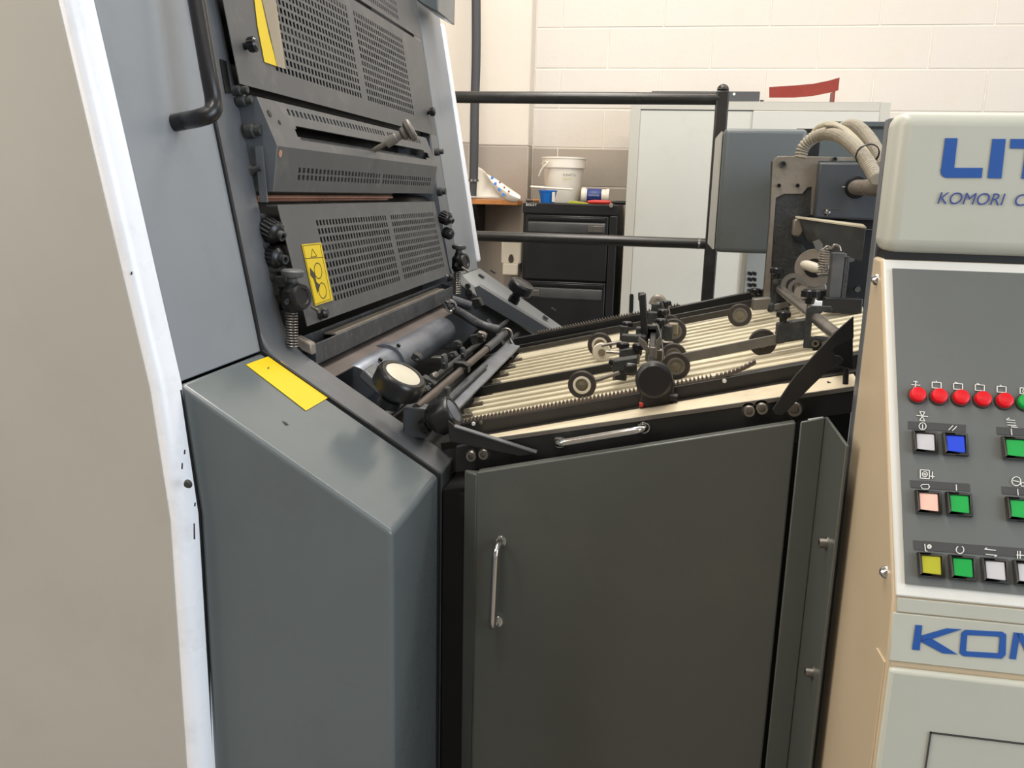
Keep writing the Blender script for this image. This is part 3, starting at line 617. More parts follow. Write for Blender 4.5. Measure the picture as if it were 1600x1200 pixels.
# hinge blocks and mount at the guard ends
for px, py, yy, r in ((397, 205, 1.308, .012), (383, 158, 1.305, .009), (690, 300, 2.34, .012), (686, 238, 2.34, .010), (376, 142, 1.3, .008)):
    c = at(px, py, Y=yy); build('hinge_block', MB().lathe([(0, 0), (r, 0), (r, .012), (r*.7, .014), (r*.7, .024), (0, .024)], c+V((-.012, 0, 0)), (1, 0, .1), 16), M_castdark, pu)
a = at(398, 228, Y=1.303); b = at(412, 316, Y=1.303)
build('strap', MB().prism([a, a+V((.012, 0, 0)), b+V((.006, 0, 0)), b+V((-.006, 0, 0))], (0, .004, 0)), M_slate, pu)
def ribbed_knob(c, ax, r, l, name='ribbed_knob', parent=pu, m=None, hub=None):
    ax = V(ax).normalized(); e = ax.orthogonal().normalized(); f = ax.cross(e); c = V(c)
    k = MB().lathe([(0, 0), (r*.95, 0), (r, l*.08), (r, l*.8), (r*.8, l*.92), (r*.55, l), (0, l)], c, ax, 24)
    n = 16
    for i in range(n):
        t = i*2*math.pi/n; d = e*math.cos(t)+f*math.sin(t); k.cyl(c+d*r+ax*l*.08, c+d*r+ax*l*.78, r*.11, n=6)
    o = build(name, k, m or M_plastic, parent)
    if hub: build('hub', MB().lathe([(r*.3, 0), (r*.45, 0), (r*.45, l*.35), (r*.25, l*.35), (r*.25, l*.1), (0, l*.1)], c+ax*l*.95, ax, 16), M_castdark, o)
    return o
ribbed_knob(at(416, 355, Y=1.315), (.85, -.3, -.35), .017, .03, hub=1)
ribbed_knob(at(418, 400, Y=1.315), (.95, -.3, -.1), .017, .03, hub=1)
ribbed_knob(at(690, 338, Y=2.32), (.85, -.3, -.3), .017, .03, hub=1)
ribbed_knob(at(694, 362, Y=2.32), (.85, -.3, -.3), .014, .03)
for px, py, r in ((405, 340, .012), (412, 378, .014), (424, 430, .016), (404, 268, .009), (436, 420, .012)):
    build('linkage_piece', MB().lathe([(0, 0), (r, .002), (r*1.05, .01), (r*.6, .016), (r*.5, .03), (0, .03)], at(px, py, Y=1.31)+V((-.02, 0, 0)), (1, random.uniform(-.3, .2), random.uniform(-.4, .3)), 12), M_castdark, pu)
# pressure adjusters with a coil spring (near and far)
def adjuster(cx, cy, Y, s=1.0):
    c = at(cx, cy, Y=Y); adj = MB()
    hd = at(cx, cy-32*s/1.0, Y=Y)
    sc_ = (c-EYE).dot(FW)/FPX*s        # metres per photo pixel at this depth
    top = c+V((0, 0, 33*sc_))
    body = MB().lathe([(0, 22*sc_), (9*sc_, 22*sc_), (12*sc_, 14*sc_), (17*sc_, 8*sc_), (18*sc_, -18*sc_), (14*sc_, -24*sc_), (0, -24*sc_)], c, (0, 0, 1), 22)
    o = build('adjuster_body', body, M_void, pu, smooth=True)
    build('adjuster_cap', MB().lathe([(0, 8*sc_), (15*sc_, 8.5*sc_), (18*sc_, 6*sc_), (18*sc_, 0), (16*sc_, -3*sc_), (8*sc_, -5*sc_), (8*sc_, -13*sc_), (0, -13*sc_)], top, (.05, 0, 1), 26), M_guard, o)
    disc = c+V((12*sc_, -4*sc_, -1*sc_)); dax = V((.9, -.25, .15)).normalized()
    build('adjuster_disc', MB().lathe([(0, 7*sc_), (12*sc_, 7*sc_), (13*sc_, 9*sc_), (19*sc_, 9*sc_), (21*sc_, 5*sc_), (21*sc_, -2*sc_), (0, -2*sc_)], disc, dax, 30), M_black, o)
    build('grub_screw', MB().lathe([(0, 2*sc_), (4*sc_, 3*sc_), (5*sc_, 0), (0, 0)], c+V((-2*sc_, -18*sc_, -8*sc_)), (0, -1, 0), 14), M_castdark, o)
    sp_ = MB(); L = 58*sc_; n = 13; b0 = c+V((-4*sc_, 0, -24*sc_)); pts = []
    for i in range(n*14+1):
        t = i/14*2*math.pi; pts.append(b0+V((9*sc_*math.cos(t), 9*sc_*math.sin(t), -L*i/(n*14))))
    sp_.tube(pts, 1.5*sc_, 6); sp = build('coil_spring', sp_, M_steel, o)
    build('spring_rod', MB().cyl(b0, b0+V((0, 0, -L)), 4.5*sc_, n=14), M_void, o)
    return o
adjuster(458, 462, 1.287, .98)
adjuster(717, 408, 2.37, .62)
build('lever', MB().tube([at(487, 480, Y=1.33), at(499, 487, Y=1.31)], .0025, 8), M_steel, pu)
build('lever', MB().tube([at(722, 418, Y=2.1), at(732, 425, Y=2.08)], .003, 8), M_steel, pu)
for px, py, w_ in ((440, 438, .03), (432, 452, .02)):
    c = at(px, py, Y=1.31); build('linkage_bracket', MB().box(c.x-w_, c.x+w_*.4, 1.302, 1.33, c.z-.012, c.z+.008), M_castdark, pu, bevel=.003)
build('end_bracket', MB().prism([at(456, 533, Y=1.31), at(462, 525, Y=1.31), at(486, 538, Y=1.31), at(488, 556, Y=1.31), at(470, 548, Y=1.31)], (0, .02, 0)), M_cast, pu, bevel=.003)
# ink tray along the foot of the guard
t_n = [at(462, 528, Y=1.33), at(490, 534, Y=1.33), at(490, 562, Y=1.33)]; t_f = [at(690, 442, Y=2.28), at(709, 450, Y=2.28), at(712, 472, Y=2.28)]
q = [((a.x+b.x)/2, (a.z+b.z)/2) for a, b in zip(t_n, t_f)]
tray = MB(); TY0, TY1 = 1.33, 2.28
front = [(q[1][0], q[1][1]), (q[2][0], q[2][1]), (q[2][0]-.045, q[2][1]-.004), (q[0][0]-.004, q[0][1]-.02), (q[0][0], q[0][1]), (q[0][0]+.003, q[0][1]), (q[0][0]+.003, q[0][1]-.015), (q[2][0]-.04, q[2][1]+.003), (q[2][0]-.004, q[2][1]+.004), (q[1][0]-.004, q[1][1])]
tray.prism(XZ(TY0, front), (0, TY1-TY0, 0))
trayo = build('ink_tray', tray, M_inky, pu, label='dark trough smeared with ink', bevel=.001)
build('tray_end', MB().prism(XZ(TY0, [front[0], front[1], front[2], front[4]]), (0, -.004, 0)), M_inky, trayo)
build('tray_end', MB().prism(XZ(TY1, [front[0], front[1], front[2], front[4]]), (0, .004, 0)), M_inky, trayo)
la = at(560, 512, Y=1.6); build('tray_ledge', MB().bar(V((q[1][0]-.014, 1.43, q[1][1]+.001)), V((q[1][0]-.014, 2.2, q[1][1]+.001)), (1, 0, 0), .022, .003), M_cast, trayo)
# blade strip under the tray
b0, b1 = at(500, 572, Y=1.33), at(703, 485, Y=2.25); bxm = (b0.x+b1.x)/2; bzm = (b0.z+b1.z)/2
build('blade_strip', MB().prism([(bxm-.035, 1.33, bzm+.012), (bxm+.028, 1.33, bzm-.004), (bxm+.028, 1.33, bzm-.007), (bxm-.035, 1.33, bzm+.009)], (0, .92, 0)), M_blade, pu, bevel=.0008)
# silver cylinder with clamp collar
y0_, y1_ = 1.42, 2.05; a = at(572, 590, Y=y0_); b = at(680, 526, Y=y1_); cxm, czm = (a.x+b.x)/2, (a.z+b.z)/2
cy = build('plate_cylinder', MB().lathe([(0, 0), (.034, 0), (.036, .003), (.036, y1_-y0_-.003), (.034, y1_-y0_), (0, y1_-y0_)], (cxm-.004, y0_, czm), (0, 1, 0), 40), M_bluesteel, pu)
build('collar', MB().lathe([(.035, 0), (.043, 0), (.043, .025), (.035, .025)], (cxm-.004, 1.60, czm), (0, 1, 0), 40), M_bluesteel, cy)
for yy in (1.612, 1.50): build('collar_bolt', MB().lathe([(0, .005), (.004, .005), (.004, 0), (0, 0)], (cxm+.02, yy, czm+.038 if yy > 1.6 else czm+.03), (.5, 0, .8), 10), M_void, cy)
build('cylinder_arm', MB().prism([at(560, 600, Y=1.45), at(585, 595, Y=1.45), at(600, 615, Y=1.45), at(585, 650, Y=1.45), at(572, 640, Y=1.45)], (0, .012, 0)), M_bluesteel, pu, bevel=.004)
# air pipe
build('air_pipe', MB().tube(smoothpath([at(703, 480, Y=2.12), at(722, 490, Y=2.08), at(750, 507, Y=1.98), at(778, 515, Y=1.98)]), .011, 16), M_inky, pu)
clp = MB().lathe([(.011, 0), (.016, 0), (.016, .012), (.011, .012)], at(702, 477, Y=2.05), (at(722, 492, Y=2.0)-at(703, 478, Y=2.05)), 20)
build('pipe_clamp', clp, M_chrome, pu)
build('far_pipe', MB().tube([at(735, 478, Y=2.14), at(705, 468, Y=2.12)], .012, 14), M_inky, pu)
inn = [onplane(x, y, V((0, 2.45, 0)), V((0, 1, 0))) for x, y in ((744, 448), (752, 444), (900, 535), (900, 556), (752, 470))]
build('inner_rail', MB().prism(inn, (0, -.03, 0)), M_slate, pu, bevel=.002, label='slate rail on the inner side of the far frame')
for px, py in ((731, 447), (733, 456)): build('frame_screw', MB().lathe([(0, .006), (.007, .006), (.009, 0), (0, 0)], at(px, py, Y=2.453), (0, -1, 0), 14), M_castdark, pu)
build('black_block', MB().prism([at(x, y, Y=2.2) for x, y in ((735, 468), (748, 466), (754, 478), (742, 484))], (0, .03, 0)), M_black, pu, bevel=.002)
# clutter of gripper clamps in the dark gap
for px, py, yy, w_, h_, m_, tw in ((745, 530, 1.9, .030, .022, M_castdark, .3), (752, 524, 1.88, .020, .012, M_steel, -.2), (692, 566, 1.6, .010, .028, M_inky, 0), (684, 560, 1.62, .030, .004, M_steel, .1), (668, 598, 1.45, .028, .012, M_castdark, -.4), (676, 588, 1.47, .010, .010, M_steel, .5), (702, 558, 1.7, .028, .014, M_castdark, .6), (722, 552, 1.8, .008, .022, M_inky, .1), (650, 560, 1.6, .02, .014, M_castdark, -.5), (714, 540, 1.9, .016, .02, M_castdark, .2), (660, 612, 1.42, .02, .012, M_castdark, .7), (720, 575, 1.6, .03, .02, M_void, 0)):
    c = at(px, py, Y=yy); ca_, sa_ = math.cos(tw), math.sin(tw); rot = lambda x, z: c+V((x*ca_-z*sa_, 0, x*sa_+z*ca_))
    k = MB().prism([rot(-w_/2, -h_/2), rot(w_/2, -h_/2), rot(w_/2, h_*.2), rot(w_*.15, h_/2), rot(-w_/2, h_/2)], (0, .022, 0))
    k.cyl(rot(w_*.2, -h_*.1)+V((0, .002, 0)), rot(w_*.2, -h_*.1)+V((0, -.006, 0)), .0035, n=10)
    build('gripper_clamp', k, m_, pu, bevel=.0015)
gp0, gp1 = at(560, 610, Y=1.45), at(640, 545, Y=1.9)
for xx_, zz_ in ((-.44, .99), (-.47, .955), (-.405, .955)): build('gripper_shaft', MB().cyl((xx_, 1.315, zz_), (xx_, 2.45, zz_), .007, n=12), M_castdark, pu)
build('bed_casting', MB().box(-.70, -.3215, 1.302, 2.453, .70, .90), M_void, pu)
build('bed_rib', MB().prism([at(700, 560, Y=2.1), at(760, 500, Y=2.1), at(800, 560, Y=2.1), at(760, 600, Y=2.1)], (0, .03, 0)), M_void, pu)
# grab handle at the top left
h0 = at(266, 192, Y=1.10); hx = at(150, 0, Y=.99)
out = V((1, 0, .1765)).normalized()
pS2 = V((A_[0], 1.1, A_[1])); nS2 = out
hb0 = onplane(272, 192, pS2, nS2)
pth = [hb0, hb0+out*.045, at(343, 172, X=hb0.x+.075), at(333, 150, X=hb0.x+.072), at(300, -60, X=hb0.x+.03), at(292, -110, X=hb0.x+.02)]
hd_pts = [hb0]+smoothpath([hb0+out*.02, at(312, 184, X=hb0.x+.048), at(330, 176, X=hb0.x+.062), at(334, 158, X=hb0.x+.062), at(326, 110, X=hb0.x+.055), at(304, -20, X=hb0.x+.03), at(290, -110, X=hb0.x+.016)], 8)
hdl = build('grab_handle', MB().tube(hd_pts, .0118, 20), M_plastic, pu, label='black bent grab handle')
# slot in the frame face
c = at(350, 120, Y=1.245); nfX = V((1, 0, .1765)).normalized(); pf = V((A_[0], 1.2, A_[1]))
def onframe(px, py, h=0.): return onplane(px, py, pf+nfX*h, nfX)
build('latch_slot', MB().prism([onframe(343, 92, .001), onframe(353, 96, .001), onframe(361, 146, .001), onframe(352, 146, .001)], nfX*.001), M_void, nf)
# black hand-wheels (dials)
def dial(base, axis, r, h, stem, facemat, parent, name='dial_knob'):
    ax = V(axis).normalized(); base = V(base)
    st = build(name, MB().lathe([(0, 0), (r*.45, 0), (r*.45, stem*.5), (r*.36, stem*.6), (r*.36, stem), (0, stem)], base, ax, 24), M_plastic, parent)
    b = base+ax*stem
    build('cup', MB().lathe([(0, 0), (r*.75, 0), (r*.93, h*.12), (r*.96, h*.2), (r, h*.22), (r, h*.75), (r*.95, h*.92), (r*.86, h), (r*.72, h), (r*.70, h*.96), (0, h*.96)], b, ax, 48), M_plastic, st)
    build('scale_face', MB().lathe([(0, h*.98), (r*.66, h*.98), (r*.70, h*.965), (0, h*.965)], b, ax, 40), facemat, st)
    return st
M_dialface = mat('dial_face', (190, 184, 166), .35, var=.06, scale=30)
bd = at(606, 632, Y=1.265); dial(bd, V((.46, -.14, .86)), .041, .036, .026, M_dialface, pu)
c1_ = at(710, 641, Y=1.285); ax2 = V((.80, .0, .50)).normalized(); dial(c1_-ax2*.062, ax2, .0285, .042, .020, M_bluesteel, pu)
bd = at(801, 472, Y=2.5); dial(bd, V((.46, -.12, .86)), .038, .034, .034, M_plastic, pu)
build('latch_block', MB().prism([onslope(560, 590, 0), onslope(590, 618, 0), onslope(600, 610, 0), onslope(575, 580, 0)], nS*.018), M_slate, pu, bevel=.003)
build('latch_block', MB().prism([onslope(640, 640, 0), onslope(668, 668, 0), onslope(676, 660, 0), onslope(650, 634, 0)], nS*.015), M_slate, pu, bevel=.003)
for px, py in ((770, 425), (752, 432), (864, 484), (852, 497)):
    c = onslope(px, py, .001); build('cover_clip', MB().prism([c+V((-.008, -.012, .005)), c+V((.008, -.012, -.005)), c+V((.008, .012, -.005)), c+V((-.008, .012, .005))], nS*.004), M_black, pu)

# ================================================================ FEED TABLE
TS, TZ = .2526, 1.052           # table plane z = TZ + TS*x
tn = V((-TS, 0, 1)).normalized(); tp0 = V((0, 0, TZ)); tx = V((1, 0, TS)).normalized()
def ont(px, py, h=0.): return onplane(px, py, tp0+tn*h, tn)
def T(x, y, h=0.): return V((x, y, TZ+TS*x))+tn*h
ft = thing('feed_table', (0, 1.25, 0), 'sloping feed table with cream slats, black rails and toothed racks between the two machine ends', 'feed table')
XL, XR = -.345, .40
build('bed_plate', MB().prism([T(XL, 1.31, -.012), T(XR, 1.31, -.012), T(XR, 2.14, -.012), T(XL, 2.14, -.012)], -tn*.012), M_slatdark, ft)
ys = 1.368; k = 0
widths = [.022, .008]*14+[.022, .15]
gaps = [.0035, .009, .0035, .013]
for i, wd in enumerate(widths):
    if ys+wd > 2.13: wd = 2.13-ys
    if wd < .005: break
    e = XL+.018*(i % 3 == 1)
    h = .004 if wd > .01 else .0085
    build('slat', MB().prism([T(e, ys, -.012), T(XR, ys, -.012), T(XR, ys, h-.006), T(e, ys, h-.006)], (0, wd, 0)), M_slat, ft, bevel=.0015, seg=1)
    ys += wd+gaps[i % 4]
# black belts / flat bars lying on the slats
def flat(px0, py0, px1, py1, w_, t_, m_, name, h=.006, parent=ft):
    a, b = ont(px0, py0, h), ont(px1, py1, h); ym = (a.y+b.y)/2; a.y = b.y = ym
    return build(name, MB().bar(a, b, (0, 1, 0), w_, t_), m_, parent, bevel=.001), a, b
# each bar is an upright flat strip resting on the slats
def strip_bar(px0, py0, px1, py1, hh, m_, name, ywid=.006, base=.001):
    a, b = ont(px0, py0, base), ont(px1, py1, base); ym = (a.y+b.y)/2; a = T(a.x, ym, base); b = T(b.x, ym, base)
    return build(name, MB().prism([a, b, b+tn*hh, a+tn*hh], (0, ywid, 0)), m_, ft, bevel=.001), ym
strip_bar(722, 622, 960, 581, .016, M_black, 'hold_down_bar', .006)
strip_bar(752, 562, 925, 530, .010, M_belt, 'hold_down_bar', .008)
strip_bar(1064, 508, 1150, 491, .015, M_belt, 'hold_down_bar', .008)
strip_bar(783, 552, 1010, 508, .012, M_belt, 'hold_down_bar', .008)
# near rail and far rail with racks
YN0, YN1 = 1.328, 1.352
def railbox(y0, y1, xa, xb, h0, h1, m_, name): return build(name, MB().prism([T(xa, y0, h0), T(xb, y0, h0), T(xb, y0, h1), T(xa, y0, h1)], (0, y1-y0, 0)), m_, ft, bevel=.001)
railbox(YN0, YN1, -.315, XR, -.018, .009, M_black, 'near_rail')
YF0 = 2.145
railbox(YF0, YF0+.02, -.36, .30, -.002, .03, M_black, 'far_rail')
railbox(YF0-.05, YF0-.042, -.34, .30, .0, .018, M_black, 'inner_far_rail')
def rack(y0, y1, xa, xb, h0, name, pitch=.0062, th=.0045):
    mb = MB(); n = int((xb-xa)/pitch)
    mb.prism([T(xa, y0, h0), T(xb, y0, h0), T(xb, y0, h0+.003), T(xa, y0, h0+.003)], (0, y1-y0, 0))
    for i in range(n):
        x = xa+i*pitch
        mb.prism([T(x, y0, h0+.003), T(x+pitch*.55, y0, h0+.003), T(x+pitch*.40, y0, h0+.003+th), T(x+pitch*.15, y0, h0+.003+th)], (0, y1-y0, 0))
    return build(name, mb, M_brownbar, ft, kind='stuff', smooth=False)
xr_end = at(1120, 588, Y=1.335).x
rack(YN0+.002, YN0+.014, -.31, xr_end, .009, 'rack_teeth')
# end of the near rack lifting off the rail
lift = MB(); p = T(xr_end, YN0+.002, .009); 
for i in range(10):
    t = i/10; q_ = T(xr_end+i*.0062, YN0+.002, .009+.012*t*t); lift.prism([q_, q_+V((.0062, 0, .0018+.003*t)), q_+V((.0045, 0, .0075+.003*t)), q_+V((.001, 0, .0065+.002*t))], (0, .012, 0))
build('rack_end', lift, M_brownbar, ft, smooth=False)
rack(YF0+.002, YF0+.014, at(845, 518, Y=2.15).x, at(1068, 470, Y=2.15).x, .030, 'rack_teeth', .0068)
# rail bolts
for px, py, m_ in ((740, 662, M_white), (752, 660, M_steel), (1132, 595, M_white)):
    c = at(px, py, Y=YN0); build('rail_stud', MB().lathe([(0, .003), (.0028, .003), (.0034, 0), (0, 0)], c, (0, -1, 0), 12), m_, ft)
# cream ledge and dark side beam
YB = 1.245
def beamz(px, py): return at(px, py, Y=YB)
e0, e1 = beamz(738, 690), beamz(1318, 607)
SB = (e1.z-e0.z)/(e1.x-e0.x); eb = e0.z-SB*e0.x
Bz = lambda x, y, dz_=0: V((x, y, eb+SB*x+dz_))
build('cream_ledge', MB().prism([Bz(-.285, YB), Bz(.287, YB), T(.287, YN0-.002, -.014), T(-.285, YN0-.002, -.014)], (0, 0, -.006)), M_ledge, ft)
build('side_beam', MB().prism([Bz(-.30, YB-.004, -.004), Bz(.287, YB-.004, -.004), Bz(.287, YB-.004, -.036), Bz(-.30, YB-.004, -.046)], (0, .012, 0)), M_black, ft, bevel=.001)
build('beam_lip', MB().prism([Bz(-.27, YB-.006, .002), Bz(.287, YB-.006, .002), Bz(.287, YB-.006, -.004), Bz(-.27, YB-.006, -.004)], (0, .004, 0)), M_bar, ft)
for px, py in ((1170, 641), (1190, 637), (1240, 638), (738, 711), (757, 708)):
    c = at(px, py, Y=YB-.006); r = .0085 if px != 1240 else .011
    o = build('cap_bolt', MB().lathe([(0, .004), (r*.5, .004), (r*.55, .010), (r*.9, .010), (r, .008), (r, 0), (0, 0)], c, (0, -1, 0), 20), M_steel, ft)
    build('washer', MB().lathe([(0, .001), (r*1.3, .001), (r*1.3, 0), (0, 0)], c+V((0, .001, 0)), (0, -1, 0), 20), M_castdark, o)
hh = MB(); handle(hh, at(872, 690, Y=YB-.006), at(1008, 667, Y=YB-.006), (0, -1, .15), .028, .0055, 14)
hnd = build('chrome_handle', hh, M_chrome, ft, label='chrome bow handle on the side beam')
for px, py in ((875, 691), (1006, 668)): build('handle_rose', MB().lathe([(0, .002), (.009, .002), (.010, 0), (0, 0)], at(px, py, Y=YB-.005), (0, -1, 0), 18), M_chrome, hnd)
# black triangular bracket (left) and slotted arm (right)
bk = [at(700, 657, Y=1.225), at(712, 667, Y=1.225), at(838, 709, Y=1.225), at(812, 713, Y=1.225), at(702, 690, Y=1.225)]
build('corner_bracket', MB().prism(bk, (0, .003, 0)), M_black, ft, bevel=.0008)
build('bracket_flange', MB().prism([at(709, 666, Y=1.222), at(838, 707, Y=1.222), at(838, 709, Y=1.222), at(709, 668, Y=1.222)], (0, .012, 0)), M_slate, ft)
YA = 1.222
arm = [at(x, y, Y=YA) for x, y in ((1207, 640), (1240, 590), (1280, 546), (1306, 518), (1334, 494), (1334, 529), (1328, 531), (1308, 540), (1301, 547), (1304, 555), (1314, 557), (1318, 563), (1314, 568), (1298, 575), (1272, 600), (1222, 650), (1210, 648))]
build('arm_shade_plate', MB().prism([at(x, y, Y=YA+.03) for x, y in ((1296, 535), (1333, 525), (1333, 578), (1300, 570))], (0, .004, 0)), M_void, ft, bevel=.001)  # black plate added for the shaded void behind the arm
build('slotted_arm', MB().prism(arm, (0, .004, 0)), M_black, ft, bevel=.0008)
build('arm_bolt', MB().cyl(at(1322, 575, Y=YA+.02), at(1321, 600, Y=YA+.02), .004), M_black, ft)
# cross shaft at the low end of the table, with hook clips
ca, cb = at(648, 643, Y=1.29), at(789, 519, Y=2.06); ca.x = cb.x = (ca.x+cb.x)/2; ca.z = cb.z = (ca.z+cb.z)/2
build('bearing_block', MB().box(ca.x-.022, ca.x+.018, 1.285, 1.318, ca.z-.05, ca.z+.002), M_slate, ft, bevel=.004)
shaft = build('cross_shaft', MB().tube([ca, cb], .0075, 18), M_brownbar, ft)
build('shaft_sleeve', MB().tube([ca+(cb-ca)*.72, cb+V((0, .01, 0))], .0095, 18), M_inky, shaft)
build('lower_shaft', MB().tube([ca+V((.022, .02, -.016)), ca+V((.022, .45, -.016))], .004, 12), M_inky, ft)
hk = MB().tube(arc(cb+V((.006, 0, 0)), (1, 0, 0), (0, 0, 1), .014, 190, -50, 10)+[cb+V((.03, 0, -.035))], .0035, 8); build('shaft_hook', hk, M_steel, ft)
hk = MB().tube([ont(727, 618, .045)]+[at(697, 615, Y=1.31), at(698, 605, Y=1.31)], .002, 8)
cl = at(690, 622, Y=1.34)
build('shaft_clip', MB().prism([cl+V((-.012, 0, -.02)), cl+V((.008, 0, -.022)), cl+V((.014, 0, .018)), cl+V((.004, 0, .02)), cl+V((-.008, 0, .0))], (0, .012, 0)), M_castdark, ft, bevel=.003)
# blue-grey gripper plate between shaft and slats
g = [at(703, 618, Y=1.42), at(723, 618, Y=1.42), at(790, 545, Y=2.0), at(775, 540, Y=2.0)]
za_ = (g[0].z+g[3].z)/2; xa1 = (g[0].x+g[3].x)/2; xa2 = (g[1].x+g[2].x)/2
build('gripper_plate', MB().prism([(xa1, 1.36, za_-.006), (xa2+.012, 1.36, za_-.012), (xa2+.012, 2.05, za_-.012), (xa1, 2.05, za_-.006)], (0, 0, -.004)), M_bluesteel, ft, bevel=.001)
for i in range(7):
    yy = 1.42+i*.09; build('slat_end_hook', MB().prism([T(XL+.0, yy, .004), T(XL+.03, yy, .005), T(XL+.03, yy, -.004), T(XL-.01, yy, -.008)], (0, .012, 0)), M_brownbar, ft, bevel=.001)

# ---------------------------------------------------------------- wheels
def wheel(px, py, rpx, parent, tyre=M_tyre, rimm=M_nylon, lean=0, base=.0, width=.009, name='wheel'):
    """wheel standing on the slats whose lowest point is seen at py + rpx"""
    g_ = ont(px, py+rpx, base); d = (g_-EYE).dot(FW); r = rpx*d/FPX; c = g_+tn*r; c = V((c.x, g_.y, c.z)); a = V((lean, -1, 0)).normalized()
    o = build(name, MB().lathe([(r*.62, -width/2), (r*.93, -width/2), (r, -width*.3), (r, width*.3), (r*.93, width/2), (r*.62, width/2), (r*.62, -width/2)], c, a, 40), tyre, parent)
    build('rim', MB().lathe([(r*.45, -width*.52), (r*.64, -width*.52), (r*.64, width*.54), (r*.58, width*.6), (r*.48, width*.6), (r*.45, width*.54), (r*.45, -width*.52)], c, a, 36), rimm, o)
    build('hub', MB().lathe([(0, -width*.5), (r*.46, -width*.5), (r*.46, width*.42), (r*.30, width*.42), (r*.28, width*.62), (r*.12, width*.7), (r*.10, width*1.0), (0, width*1.0)], c, a, 30), M_hub, o)
    return o, c, r
wc = thing('wheel_carriage', at(1022, 600, Y=1.36), 'black cross bar over the feed table crowded with clamps, knobs and rubber wheels', 'wheel carriage')
W1 = wheel(914, 600, 22, wc); W4 = wheel(1060, 571, 22, wc, rimm=M_bar); W4b = wheel(1056, 555, 20, wc, rimm=M_bar)
W3 = wheel(1056, 517, 20, wc, rimm=M_bar); W3b = wheel(1049, 508, 17, wc, rimm=M_bar); W2 = wheel(941, 538, 19, wc, rimm=M_nylon)
gn = ont(943, 549+15); rn = 14.5*(gn-EYE).dot(FW)/FPX; cn = gn+tn*rn
wn = build('nylon_wheel', MB().lathe([(0, -.006), (rn*.93, -.006), (rn, -.003), (rn, .003), (rn*.93, .006), (rn*.4, .006), (0, .006)], cn, (0.1, -1, 0), 36), M_nylon, wc, label='white nylon wheel')
build('hub', MB().lathe([(0, .0055), (rn*.4, .0065), (rn*.35, .009), (rn*.15, .009), (rn*.12, .012), (0, .012)], cn, (0.1, -1, 0), 20), M_hub, wn)
CX = at(1024, 560, Y=1.40).x+.005
ba_, bb_ = T(CX, 1.30, .045), T(CX, 2.16, .055)
build('cross_bar', MB().bar(ba_, bb_, (0, 0, 1), .016, .012), M_black, wc, bevel=.002)
# big round end knob
ck = at(1022, 592, Y=1.285); rk_ = 29*(ck-EYE).dot(FW)/FPX
bkb = build('end_knob', MB().lathe([(0, .020), (rk_*.8, .020), (rk_*.95, .017), (rk_, .012), (rk_, .002), (rk_*.95, 0), (rk_*.5, -.002), (rk_*.5, -.02), (0, -.02)], ck, (.0, -1, .05), 48), M_plastic, wc, label='large round black end knob')
cc = at(1026, 624, Y=1.300); build('rail_clamp', MB().box(cc.x-.026, cc.x+.026, 1.298, 1.326, cc.z-.014, cc.z+.030), M_black, wc, bevel=.004)
cr = at(999, 632, Y=1.30); build('red_tip', MB().cyl(cr, cr+V((.006, 0, 0)), .004), M_redtool, wc)
cr = at(1054, 622, Y=1.30); build('clamp_stub', MB().cyl(cr+V((-.008, 0, 0)), cr+V((.004, 0, 0)), .007), M_black, wc)
def knob_on(px, py, Y, r, parent, stemlen=.02, ax=(0, 0, 1), m_=None, name='clamp_knob'):
    c = at(px, py, Y=Y); ax = V(ax).normalized(); e = ax.orthogonal().normalized(); f = ax.cross(e)
    k = MB().lathe([(0, r*.9), (r*.85, r*.9), (r, r*.7), (r, r*.0), (r*.6, -r*.2), (r*.5, -r*.8), (0, -r*.8)], c, ax, 20)
    for i in range(10):
        t = i*math.pi/5; d = e*math.cos(t)+f*math.sin(t); k.cyl(c+d*r*.98, c+d*r*.98+ax*r*.7, r*.13, n=6)
    o = build(name, k, m_ or M_plastic, parent)
    build('stem', MB().cyl(c-ax*(r*.7+stemlen), c-ax*r*.6, r*.3, n=12), M_steel, o); return o
for px, py, Y, r in ((961, 570, 1.47, .0105), (973, 543, 1.52, .0105), (998, 545, 1.50, .0105), (980, 510, 1.66, .010), (1033, 506, 1.62, .0105), (1036, 491, 1.74, .011), (1040, 477, 1.86, .011), (1001, 528, 1.6, .009)):
    knob_on(px, py, Y, r, wc)
# clamp blocks and forked arms to the wheels
def blk(px, py, Y, w_, h_, d_, m_, parent, name='clamp_block', rot=0, bev=.002):
    c = at(px, py, Y=Y); o = build(name, MB().prism([c+V((-w_/2, 0, -h_/2)), c+V((w_/2, 0, -h_/2+rot)), c+V((w_/2, 0, h_/2+rot)), c+V((-w_/2, 0, h_/2))], (0, d_, 0)), m_, parent, bevel=bev, seg=2); return o
blk(976, 574, 1.44, .040, .020, .03, M_castdark, wc, rot=.008); blk(970, 586, 1.44, .020, .020, .02, M_black, wc)
blk(985, 555, 1.50, .040, .016, .02, M_castdark, wc, rot=.008); blk(990, 530, 1.58, .045, .014, .02, M_castdark, wc)
blk(1010, 520, 1.62, .04, .018, .02, M_castdark, wc); blk(1030, 520, 1.62, .05, .026, .02, M_castdark, wc)
blk(1022, 556, 1.46, .03, .022, .02, M_steel, wc); blk(1026, 500, 1.74, .035, .03, .02, M_castdark, wc); blk(1030, 486, 1.86, .035, .03, .02, M_castdark, wc)
blk(1038, 516, 1.68, .05, .02, .03, M_brownbar, wc); blk(975, 522, 1.64, .016, .03, .012, M_castdark, wc)
blk(985, 578, 1.43, .022, .022, .012, M_black, wc, name='round_boss', bev=.009)
build('clamp_lever', MB().prism([at(x, y, Y=1.60) for x, y in ((1003, 545), (998, 461), (1009, 459), (1013, 540))], (0, .02, 0)), M_black, wc, bevel=.002, label='tall black lever')
